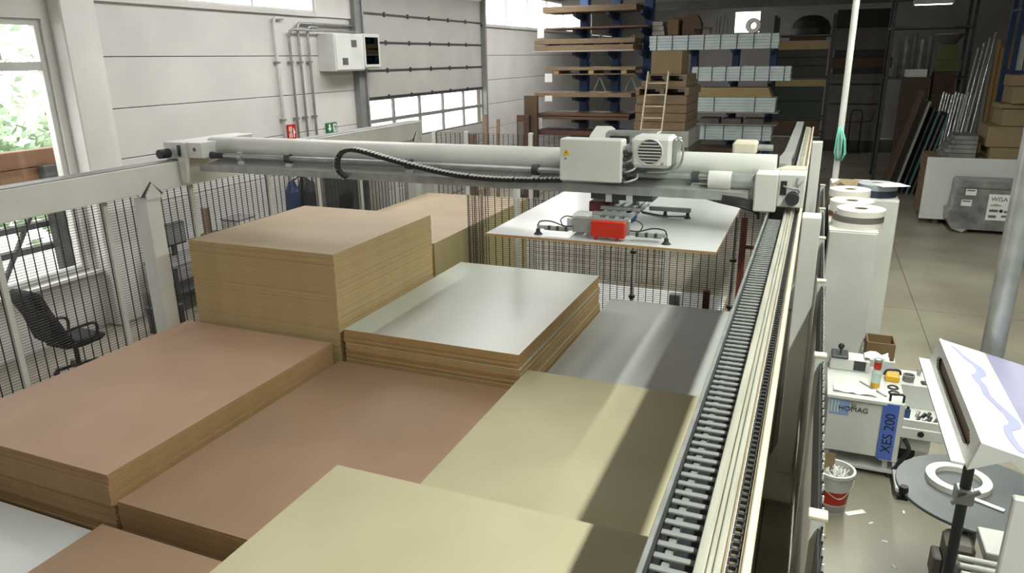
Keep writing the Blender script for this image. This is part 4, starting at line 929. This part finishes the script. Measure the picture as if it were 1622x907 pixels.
board(-8.2, -5.15, 21.65, 22.88, 4.41, 4.56, 'wood', 'lower of two thick brown boards on the third rack level')
board(-8.2, -5.1, 21.65, 22.85, 4.6, 4.74, 'wood', 'upper of two thick brown boards on the third rack level')
for x in (-7.8, -6.7, -5.5): board(x - .05, x + .05, 21.7, 22.8, 4.56, 4.6, 'wood_dark', 'small batten between the two thick brown boards', 'batten', 'batten', 'battens on the blue rack')
pt = thing('flat_pallet', 'flat wooden pallet on the fourth level of the blue rack', 'pallet', (-6.4, 22.2, 3.71))
MB().cbox(-7.85, 21.65, 3.71, -5.05, 22.88, 3.74, .005).build('bottom_deck', 'wood', pt)
MB().cbox(-7.85, 21.65, 3.84, -5.05, 22.88, 3.93, .005).build('top_deck', 'wood', pt)
for x in (-7.5, -6.4, -5.4): MB().cbox(x - .08, 21.67, 3.74, x + .08, 22.86, 3.84, .004).build('block', 'wood_pale', pt)
board(-8.2, -5.15, 21.65, 22.88, 3.06, 3.18, 'wood', 'single brown board on the fifth level of the blue rack')
board(-8.2, -5.2, 21.65, 22.88, 2.39, 2.47, 'wood_dark', 'lower dark brown board on the sixth rack level')
board(-8.1, -5.2, 21.7, 22.88, 2.49, 2.57, 'wood_dark', 'upper dark brown board on the sixth rack level'); board(-7.9, -7.7, 21.8, 22.8, 2.47, 2.49, 'wood_dark', 'thin packing strip between the dark brown boards', 'batten', 'batten')
board(-8.2, -5.2, 21.65, 22.88, 1.91, 2.04, 'rust', 'reddish brown board on the seventh rack level')
for k in range(4): board(-8.15 + k * .6, -7.65 + k * .6, 21.8, 22.7, 1.235, 1.235 + .25 + .04 * (k % 2), 'grey_pale', 'pale wrapped parcel on the lowest rack level', 'parcel', 'parcel', 'parcels on the lowest rack level')
board(-8.2, -5.2, 21.7, 22.88, 1.2, 1.232, 'wood_dark', 'thin shelf board under the pale parcels')
for k, (x0, z0, x1, z1, lb) in enumerate(((-8.12, 4.78, -7.9, 5.08, 'white card hung under the thin dark board'), (-7.86, 3.5, -7.62, 3.72, 'white card hung under the flat pallet'), (-7.86, 2.93, -7.62, 3.07, 'small white card under the single brown board'), (-8.2, 2.1, -7.95, 2.4, 'white card hung under the dark brown boards'))):
    yf = 21.7 if k == 0 else 21.65; board(x0, x1, yf - .012, yf, z0, z1 + .03, 'paper', lb, 'label_card', 'card')

# profile bundles on the next rack
rk = thing('cantilever_rack', 'dark blue rack carrying the silvery profile bundles', 'rack', (-2.3, 23.2, 0))
for x in (-3.6, -2.4, -1.35):
    MB().cbox(x - .1, 23.0, 0, x + .1, 23.3, 4.6, .01).build('upright', 'blue2', rk)
    MB().cbox(x - .12, 22, 0, x + .12, 23.4, .16, .01).build('base_arm', 'blue2', rk)
    for z in (4.37, 3.51, 2.63, 1.86, 1.3): MB().prism([(22.0, z - .06), (22.0, z), (23.0, z), (23.0, z - .16)], 'x', x - .05, x + .05).build('arm', 'blue2', rk)
def bundle(x0, x1, z0, z1, straps, label):
    t = thing('profile_bundle', label, 'bundle', ((x0 + x1) / 2, 22.4, z0))
    n = 5; h = (z1 - z0) / n
    for k in range(n): MB().cbox(x0 + rnd(0, .03), 22.0, z0 + k * h, x1 - rnd(0, .03), 22.85, z0 + (k + 1) * h - .004, .006).build('profile_layer', 'foil_white', t)
    for k in range(straps):
        x = x0 + (x1 - x0) * (k + .5) / straps
        b = MB()
        b.box(x - .01, 21.985, z0 - .002, x + .01, 22.0, z1 + .008); b.box(x - .01, 22.0, z1, x + .01, 22.85, z1 + .008)
        b.build('strap', 'black', t)
    return t
bundle(-4.76, -1.17, 4.37, 4.77, 8, 'long silvery profile bundle on the top arms')
bundle(-3.5, -.78, 3.51, 3.9, 7, 'silvery profile bundle on the second level jutting out past the others')
bundle(-3.36, -1.12, 2.66, 3.06, 2, 'silvery bundle below the pale boards on the third level')
bundle(-3.27, -1.16, 1.86, 2.28, 4, 'lowest silvery profile bundle on the rack')
for k in range(4): board(-3.4 + .02 * k, -1.25 - .03 * k, 22.0, 22.9, 3.066 + k * .065, 3.131 + k * .065, 'wood_pale', 'pale wooden board in the short pile on the third bundle', 'plank', 'plank', 'pale planks between the bundles')
board(-3.4, -1.03, 21.9, 22.95, 2.63, 2.655, 'grey_pale', 'thin grey sheet under the third silvery bundle'); board(-3.42, -1.05, 21.9, 22.95, 2.29, 2.315, 'grey_pale', 'thin grey sheet on the lowest silvery bundle')
for k in range(3): board(-3.2 + k * .62, -2.65 + k * .62, 22.1, 22.8, 2.317, 2.46, 'grey_pack', 'grey wrapped parcel between the lower silvery bundles', 'parcel', 'parcel', 'parcels between the bundles')
board(-3.28, -1.5, 22.05, 22.9, 1.3, 1.62, 'brown_pack', 'brown board package on the bottom arms', 'package', 'package')
# items on top of the highest bundle
MZ = 4.785
for k in range(3): board(-4.7, -4.35 - .03 * k, 22.1, 22.7, MZ + k * .13, MZ + .12 + k * .13, 'grey_pale', 'pale flat box in the pile at the end of the top bundle', 'flat_box', 'box', 'flat boxes on the top bundle')
board(-4.25, -3.95, 22.1, 22.6, MZ, MZ + .42, 'card_dark', 'brown carton beside the pale flat boxes', 'carton', 'box'); board(-4.2, -3.85, 22.62, 22.84, MZ, MZ + .5, 'card_dark', 'taller brown carton behind the brown carton', 'carton', 'box')
b = MB(); b.prism([(-3.85, MZ), (-3.35, MZ), (-3.33, MZ + .3), (-3.45, MZ + .52), (-3.62, MZ + .6), (-3.8, MZ + .5), (-3.87, MZ + .25)], 'y', 22.2, 22.6); single('fabric_sack', b, 'wood_dark', 'dark brown bulging sack on the top bundle', 'sack')
st2 = thing('low_stool', 'low brown wooden bench on the top bundle', 'bench', (-3.2, 22.2, MZ))
MB().cbox(-3.55, 22.0, MZ + .14, -3.0, 22.15, MZ + .18, .005).build('top', 'wood_dark', st2)
for x in (-3.52, -3.07): MB().cbox(x, 22.02, MZ, x + .04, 22.13, MZ + .14, .004).build('leg', 'wood_dark', st2)
for k, x in enumerate((-2.95, -2.86, -2.75, -2.66)): single('metal_rod', MB().cyl((x, 22.5, MZ), (x + .01, 22.55, MZ + rnd(.45, .62)), .012, 8), 'dark_steel', 'upright dark rod on the top bundle', 'rod', 'rods on the top bundle')
b = MB(); b.lathe([(.09, -.2), (.2, -.2), (.2, .2), (.09, .2)], (-1.92, 22.4, MZ + .2), 28, 'y', closed=True); single('film_roll', b, 'reel_white', 'white roll of film standing on the top bundle', 'roll')
# wood pile with ladder
board(-3.95, -3.2, 18.6, 19.6, 3.78, 4.33, 'card', 'tall brown carton on top of the wood pile', 'carton', 'box')
def pallet(x0, x1, y0, y1, z0, h, label):
    t = thing('pallet', label, 'pallet', ((x0 + x1) / 2, (y0 + y1) / 2, z0))
    for k in range(5): yy = y0 + (y1 - y0) * k / 5; MB().cbox(x0, yy + .02, z0 + h * .8, x1, yy + (y1 - y0) / 5 - .02, z0 + h, .004).build('deck_plank', 'wood', t)
    for k in range(3): xx = x0 + (x1 - x0 - .1) * k / 2; MB().cbox(xx, y0 + .02, z0, xx + .1, y1 - .02, z0 + h * .8, .004).build('bearer', 'wood', t)
pallet(-4.05, -3.05, 18.55, 20.1, 3.62, .155, 'wooden pallet under the tall brown carton')
board(-4.15, -3.05, 18.5, 20.3, 3.47, 3.62, 'wood', 'thick board between the two pallets of the wood pile')
pallet(-4.3, -2.98, 18.5, 20.5, 3.28, .19, 'wider wooden pallet resting on the brown board packs')
for k, (z0, z1) in enumerate(((2.43, 2.63), (2.64, 2.84), (2.85, 3.05), (3.06, 3.28))): board(-4.3 + .02 * (k % 2), -3.02, 18.5 + .02 * k, 20.4, z0, z1, 'wood', 'thick brown board pack in the middle of the wood pile', 'board_pack', 'boards', 'board packs in the wood pile')
board(-4.3, -2.92, 18.5, 20.4, 2.02, 2.42, 'grey_pale', 'pale grey package under the brown board packs', 'package', 'package')
board(-4.25, -2.9, 18.55, 20.6, 1.0, 2.01, 'grey_pack', 'grey package near the bottom of the wood pile', 'package', 'package')
board(-4.25, -2.9, 18.55, 20.6, 0, .99, 'brown_pack', 'brown package at the foot of the wood pile', 'package', 'package')
ld = thing('ladder', 'pale ladder leaning on the wood pile', 'ladder', (-3.8, 17.9, 0))
a0, a1 = Vector((-4.16, 17.6, 0)), Vector((-3.98, 18.46, 3.85)); c0, c1 = a0 + Vector((.55, 0, 0)), a1 + Vector((.5, 0, 0))
for p0, p1 in ((a0, a1), (c0, c1)): MB().bar(p0, p1, .035, .07, (0, 1, 0)).build('stile', 'cream', ld)
for k in range(1, 14): MB().cyl(a0.lerp(a1, k / 14), c0.lerp(c1, k / 14), .016, 8).build('rung', 'cream', ld)
# leaning timber by the side wall
for k, (x0, x1, mt, lb, zt_, r) in enumerate(((-9.55, -9.4, 'wood', 'light plank leaning beside the overhead door', 2.55, .5), (-9.98, -9.75, 'wood_dark', 'short brown plank beside the leaning light plank', 1.95, .4), (-9.12, -9.02, 'wood', 'narrow plank propped against the side wall', 2.4, .6))):
    b = MB(); b.add([(x0, 20.6, 0), (x1, 20.6, 0), (x1, 20.66, 0), (x0, 20.66, 0), (x0 - .2, 20.6 + r, zt_), (x1 - .2, 20.6 + r, zt_), (x1 - .2, 20.66 + r, zt_), (x0 - .2, 20.66 + r, zt_)], MB.BF); single('leaning_plank', b, mt, lb, 'plank')
board(-8.55, -8.15, 21.0, 21.12, 0, 2.55, 'rust', 'dark brown framed panel standing left of the rack boards', 'door_panel', 'panel')
board(-8.5, -8.3, 20.97, 20.995, .1, 2.35, 'grey_pack', 'narrow glass strip panel in front of the dark framed panel', 'door_panel', 'panel')
board(-8.38, -7.95, 21.2, 21.32, 0, 3.12, 'brown_pack', 'tall black brown panel standing behind the framed panel', 'door_panel', 'panel')

# dark packs at the end of the hall
rk = thing('pallet_rack', 'dark rack frame around the green and black packs', 'rack', (-.6, 27, 0))
for x in (-1.55, .2):
    for y in (26.0, 27.4): MB().cbox(x - .05, y, 0, x + .05, y + .1, 5.4, .004).build('upright', 'black_pack', rk)
for z in (1.68, 2.2, 3.5, 4.8):
    MB().cbox(-1.5, 26.02, z - .06, .15, 26.08, z - .005, .004).build('beam', 'dark_steel', rk); MB().cbox(-1.5, 27.42, z - .06, .15, 27.48, z - .005, .004).build('beam', 'dark_steel', rk)
for z0, z1, mt, lb in ((1.68, 2.13, 'brown_pack', 'brown board pack low in the dark rack'), (2.2, 2.74, 'green_dark', 'lower dark green pack in the dark rack'), (2.75, 3.2, 'green_dark', 'upper dark green pack in the dark rack'), (3.205, 3.43, 'wood_pale', 'pale boards on the upper dark green pack'), (3.5, 3.84, 'black_pack', 'lowest of three black packs above the pale boards'), (3.85, 4.1, 'black_pack', 'middle of three black packs above the pale boards'), (4.105, 4.34, 'black_pack', 'topmost of three black packs above the pale boards'), (4.345, 4.62, 'wood_pale', 'pale yellow boards on top of the black packs')):
    board(-1.42, .1, 26.0, 27.5, z0, z1, mt, lb, 'board_pack', 'boards')
b = MB(); b.lathe([(0, .62), (.3, .58), (.52, .42), (.62, .2), (.6, 0), (0, 0)], (-.5, 26.8, 4.8), 24); single('wrapped_bale', b, 'black_pack', 'rounded black wrapped bale on top of the dark rack', 'bale')
board(-1.1, .0, 26.2, 27.4, 4.625, 4.8, 'brown_pack', 'brown board under the rounded black bale', 'board_pack', 'boards')
for z0, z1, x1, mt, lb in ((0, .5, 2.7, 'black_pack', 'black pallet load at the bottom of the grey pile'), (.5, 2.05, 2.65, 'grey_pack', 'largest grey pack behind the hand trolley'), (2.1, 2.87, 2.55, 'grey_pack', 'second grey pack above the largest one'), (2.95, 3.35, 2.5, 'grey_pack', 'thin grey pack on the second grey pack'), (3.6, 4.03, 2.7, 'brown_pack', 'brown grey pack above the thin grey pack'), (4.35, 5.25, 2.6, 'grey_pack', 'grey crate high above the brown grey pack'), (5.3, 6.0, 2.6, 'black_pack', 'dark load under the roof above the grey crate')):
    board(.35, x1, 36, 38, z0, z1, mt, lb, 'board_pack', 'boards')
for z0, z1 in ((2.05, 2.1), (2.87, 2.95), (3.35, 3.47), (3.475, 3.6), (4.03, 4.19), (4.195, 4.35), (5.25, 5.3)): board(.4, 2.5, 36.1, 37.9, z0, z1, 'black_pack', 'dark batten layer between the grey packs', 'batten', 'batten', 'battens between grey packs')
ht = thing('hand_trolley', 'thin black hand trolley in front of the large grey pack', 'trolley', (1.6, 35.6, 0))
MB().tube([(1.35, 35.7, .1), (1.35, 35.6, 1.7), (1.42, 35.6, 1.85), (1.72, 35.6, 1.85), (1.8, 35.6, 1.7), (1.8, 35.7, .1)], .025).build('frame', 'black', ht)
MB().tube([(1.0, 35.6, 1.3), (2.2, 35.6, 1.4), (2.25, 35.6, 1.7)], .02).build('crossbar', 'black', ht)
MB().cbox(1.3, 35.3, .05, 1.85, 35.7, .08, .005).build('toe_plate', 'black', ht)
for x in (1.28, 1.85): MB().cyl((x, 35.75, .1), (x + .04, 35.75, .1), .1, 16).build('wheel', 'rubber', ht)

# right end: leaning boards, foil rods, shelf, boxes
rk = thing('storage_rack', 'dark storage rack at the end of the aisle', 'rack', (3, 28.5, 0))
for x in (2.0, 4.3):
    for y in (28.0, 29.2): MB().cbox(x - .05, y, 0, x + .05, y + .1, 6.2, .004).build('upright', 'dark_steel', rk)
for z in (3.42, 5.0): MB().cbox(1.95, 27.95, z - .06, 4.35, 29.3, z, .005).build('shelf', 'dark_steel', rk)
for k in range(5): 
    t = thing('wrapped_roll', 'plastic wrapped grey roll standing on the dark rack shelf', 'roll', (2.25 + k * .23, 28.3, 3.42), 'wrapped rolls on the dark rack')
    MB().lathe([(0, 0), (.1, 0), (.105, .05), (.1, 1.1 + .1 * (k % 3)), (.06, 1.2 + .1 * (k % 3)), (0, 1.2 + .1 * (k % 3))], (2.25 + k * .23, 28.3, 3.42), 14).build('film', 'wrap' if k % 2 else 'grey_pack', t)
board(2.5, 3.1, 27.3, 27.9, 3.45, 3.68, 'paper', 'white flat box on the brown cupboard', 'flat_box', 'box'); board(2.45, 3.2, 27.2, 27.94, 0, 3.44, 'brown_pack', 'tall brown cupboard under the white flat box', 'cupboard', 'cupboard')
board(3.36, 3.85, 27.3, 27.8, 3.96, 4.42, 'green', 'upper green carton at the aisle end', 'carton', 'box').data.materials[0] = mat('olive', '#5d6238', '#6b7042', .7)
board(3.32, 4.0, 27.2, 27.85, 3.62, 3.955, 'olive', 'wider green carton under the upper green carton', 'carton', 'box')
board(3.3, 3.9, 27.2, 27.85, 2.95, 3.615, 'rust', 'reddish brown carton under the green cartons', 'carton', 'box')
board(3.3, 3.95, 27.2, 27.85, 0, 2.945, 'brown_pack', 'brown cupboard behind the shiny rods', 'cupboard', 'cupboard')
single('grey_bowl', MB().lathe([(0, 0), (.2, 0), (.42, .3), (.4, .32), (.18, .03), (0, .03)], (3.6, 27.55, 4.43), 24), 'grey_pack', 'grey basin lying on the upper green carton', 'basin')
for k in range(11):
    x = 3.4 + k * .086; single('foil_rod', MB().cyl((x, 26.75 + .05 * (k % 3), 1.0), (x + .22, 27.07 + .04 * (k % 3), 3.0 - .03 * (k % 4)), .042, 10), 'chrome', 'shiny foil wrapped rod in the upright bunch', 'rod', 'shiny rods at the aisle end')
board(3.3, 4.5, 26.6, 27.1, 0, 1.0, 'brown_pack', 'brown chest that the shiny rods stand on', 'chest', 'chest')
for k, (x, mt, lb, zt_, wd_) in enumerate(((2.15, 'wood_dark', 'brown board leaning first in the row beside the aisle', 3.1, .05), (2.4, 'grey_pale', 'pale edged board leaning beside the brown one', 2.8, .07), (2.6, 'dark_steel', 'dark board leaning between pale and teal boards', 2.6, .05), (2.75, 'teal2', 'teal board leaning before the shiny rods', 2.5, .06), (2.9, 'grey_pack', 'grey board leaning beside the teal board', 2.4, .05), (3.02, 'teal2', 'second teal board leaning nearest the shiny rods', 2.45, .05))):
    b = MB(); s = .62 * zt_ / 2.8
    b.add([(x, 25.2, 0), (x + wd_, 25.2, 0), (x + wd_, 26.5, 0), (x, 26.5, 0), (x + s, 25.2, zt_), (x + s + wd_, 25.2, zt_), (x + s + wd_, 26.5, zt_), (x + s, 26.5, zt_)], MB.BF); single('leaning_board', b, mt, lb, 'board')
for k in range(6):
    x = 4.55 + k * .13; b = MB().cbox(x, 27.0 + .03 * (k % 2), 0, x + .11, 27.1 + .03 * (k % 2), 4.3 + .12 * (k % 3), .006); single('tall_board', b, 'board_bright' if k > 1 else 'grey_pale', 'tall brown board standing upright in the row' if k > 1 else 'tall pale board beside the upright brown boards', 'board', 'tall boards at the aisle end')
for k in range(4):
    x = 4.0 + k * .13; single('metal_tube', MB().cyl((x, 26.5, 1.19), (x + .35, 26.97, 4.3 + .15 * k), .03, 10), 'chrome' if k % 2 else 'galv', 'long shiny tube leaning before the brown boards', 'tube', 'long tubes at the aisle end')
single('tube_stand', MB().cbox(3.9, 26.3, 1.0, 4.6, 26.6, 1.19, .01), 'dark_steel', 'dark low block under the long tubes', 'block')
board(3.85, 4.7, 26.25, 26.59, 0, 1.0, 'brown_pack', 'brown chest under the dark low block', 'chest', 'chest')
rk = thing('storage_rack', 'blue storage rack behind the carton tower', 'rack', (5.2, 24, 0))
for x in (4.75, 6.75):
    for y in (24, 25.0): MB().cbox(x - .06, y, 0, x + .06, y + .1, 6.4, .004).build('upright', 'blue2', rk)
for z in (3.7, 5.3): MB().cbox(4.7, 23.95, z - .08, 6.8, 25.1, z, .005).build('shelf', 'blue2', rk)
for k in range(5): board(4.85 + k * .17, 4.98 + k * .17, 24.1, 24.9, 3.7, 4.3 + .3 * (k == 0) + .1 * (k % 2), 'white_paint2' if k % 2 == 0 else 'cream', 'pale panel standing on the blue storage rack shelf', 'stored_panel', 'panel', 'panels on the blue storage rack')
# big stack with white side, cartons, wrapped plywood package
bs = thing('board_stack', 'large brown board stack with a white front sheet', 'stack', (4.4, 21.5, 0))
n = 14
for k in range(n): MB().cbox(2.72 + rnd(0, .02), 20.87, .12 + k * .11, 6.4, 22.6, .12 + (k + 1) * .11 - .006, .008).build('board', 'card_dark', bs)
MB().cbox(2.66, 20.8, .14, 6.4, 20.86, 1.7, .004).build('white_sheet', 'lam_bright', bs)
for x in (3.0, 4.5, 6.0): MB().cbox(x, 20.9, 0, x + .12, 22.5, .12, .005).build('bearer', 'wood_dark', bs)
for x0, x1, y0, y1, z0, z1, lb in ((4.0, 6.2, 21.0, 22.4, 1.66, 1.95, 'lowest carton on the large brown stack'), (3.9, 5.6, 21.05, 22.3, 1.96, 2.45, 'big carton near the bottom of the carton tower'), (4.15, 5.6, 21.1, 22.3, 2.46, 2.85, 'middle carton of the carton tower'), (4.1, 5.5, 21.3, 22.3, 2.86, 2.97, 'flat carton in the carton tower'), (4.3, 5.5, 21.2, 22.3, 2.98, 3.38, 'carton under the topmost one of the tower'), (4.25, 5.4, 21.3, 22.2, 3.39, 3.65, 'topmost carton of the carton tower')):
    t = thing('carton', lb, 'box', ((x0 + x1) / 2, (y0 + y1) / 2, z0))
    MB().cbox(x0, y0, z0, x1, y1, z1, .01).build('body', 'card', t); MB().box((x0 + x1) / 2 - .04, y0 - .002, z0 + .02, (x0 + x1) / 2 + .04, y0, z1 - .02).build('tape', 'card_dark', t)
for k in range(5): board(3.0 + .06 * k, 3.75, 21.2, 22.2, 1.66 + k * .11, 1.76 + k * .11, 'wrap', 'film wrapped flat pack in the pile beside the carton tower', 'flat_pack', 'pack', 'film wrapped packs')
wp = thing('wrapped_package', 'grey film wrapped plywood package with white labels on the floor', 'package', (4.1, 20.2, 0))
b = MB(); b.prism([(3.28, .1), (3.18, .28), (3.16, .5), (3.24, .58), (3.27, 1.22), (3.32, 1.27), (5.6, 1.27), (5.62, .1)], 'y', 19.95, 20.7); b.build('body', 'wrap', wp)
MB().prism([(3.34, 1.1), (3.34, 1.12), (5.6, 1.12), (5.6, 1.1)], 'y', 19.93, 19.95).build('film_fold', 'grey_pack', wp)
for x in (3.5, 4.6): MB().cbox(x, 20.0, 0, x + .14, 20.65, .1, .005).build('bearer', 'wood_dark', wp)
MB().prism([(3.3, .1), (3.52, .02), (3.6, .1)], 'y', 19.94, 19.96).build('film_flap', 'grey_pale', wp)
for x0, z0, x1, z1 in ((3.46, .93, 3.68, 1.08), (3.4, .67, 3.62, .82)):
    q = MB().box(x0, 19.936, z0, x1, 19.945, z1).build('label', 'paper', wp)
    MB().box(x0 + .02, 19.933, z1 - .05, x1 - .03, 19.936, z1 - .02).build('print_line', 'grey_pack', q)
lbx = MB().box(3.95, 19.936, .36, 4.45, 19.945, .98).build('poster_label', 'paper', wp)
text('poster_lettering', 'WISA', .14, frame((4.0, 19.933, .82), (1, 0, 0), (0, 0, 1)), 'text_dark', wp)
b = MB(); b.prism([(4.0, .72), (4.12, .76), (4.24, .72), (4.24, .7), (4.0, .7)], 'y', 19.932, 19.936); b.build('wave_mark', 'grey_pale', wp)
for q in ((4.0, .56, 4.18, .62), (4.3, .55, 4.42, .6), (4.0, .42, 4.16, .48), (4.26, .44, 4.38, .49)): MB().box(q[0], 19.932, q[1], q[2], 19.936, q[3]).build('print_line', 'grey_pack', wp)
MB().cyl((4.24, 19.932, .59), (4.24, 19.936, .59), .04, 14).build('emblem', 'text_dark', wp)
text('poster_lettering', 'n', .12, frame((4.36, 19.933, .83), (1, 0, 0), (0, 0, 1)), 'grey_pale', wp)
l = thing('ceiling_lamp', 'white strip lamp hanging over the aisle end', 'lamp', (3, 27, 5.6))
MB().cbox(2.4, 26.9, 5.62, 3.5, 27.1, 5.76, .01).build('housing', 'paper', l)
MB().box(2.45, 26.93, 5.6, 3.45, 27.07, 5.62).build('diffuser', 'tube_glow', l)
for x in (2.6, 3.3): MB().cyl((x, 27, 5.76), (x, 27, ZC), .008, 6).build('hanger', 'steel_grey', l)
for lx, ly, sx, sy in ((-4.6, 3.5, 1.6, 13), (-7.8, 18.5, 1.6, 21)):
    f = MB()
    for a, b_, c_, d_ in ((lx - sx / 2 - .1, ly - sy / 2 - .1, lx + sx / 2 + .1, ly - sy / 2), (lx - sx / 2 - .1, ly + sy / 2, lx + sx / 2 + .1, ly + sy / 2 + .1), (lx - sx / 2 - .1, ly - sy / 2, lx - sx / 2, ly + sy / 2), (lx + sx / 2, ly - sy / 2, lx + sx / 2 + .1, ly + sy / 2)): f.box(a, b_, 6.62, c_, d_, ZC)
    f.build('skylight_frame', 'white_paint', ce)
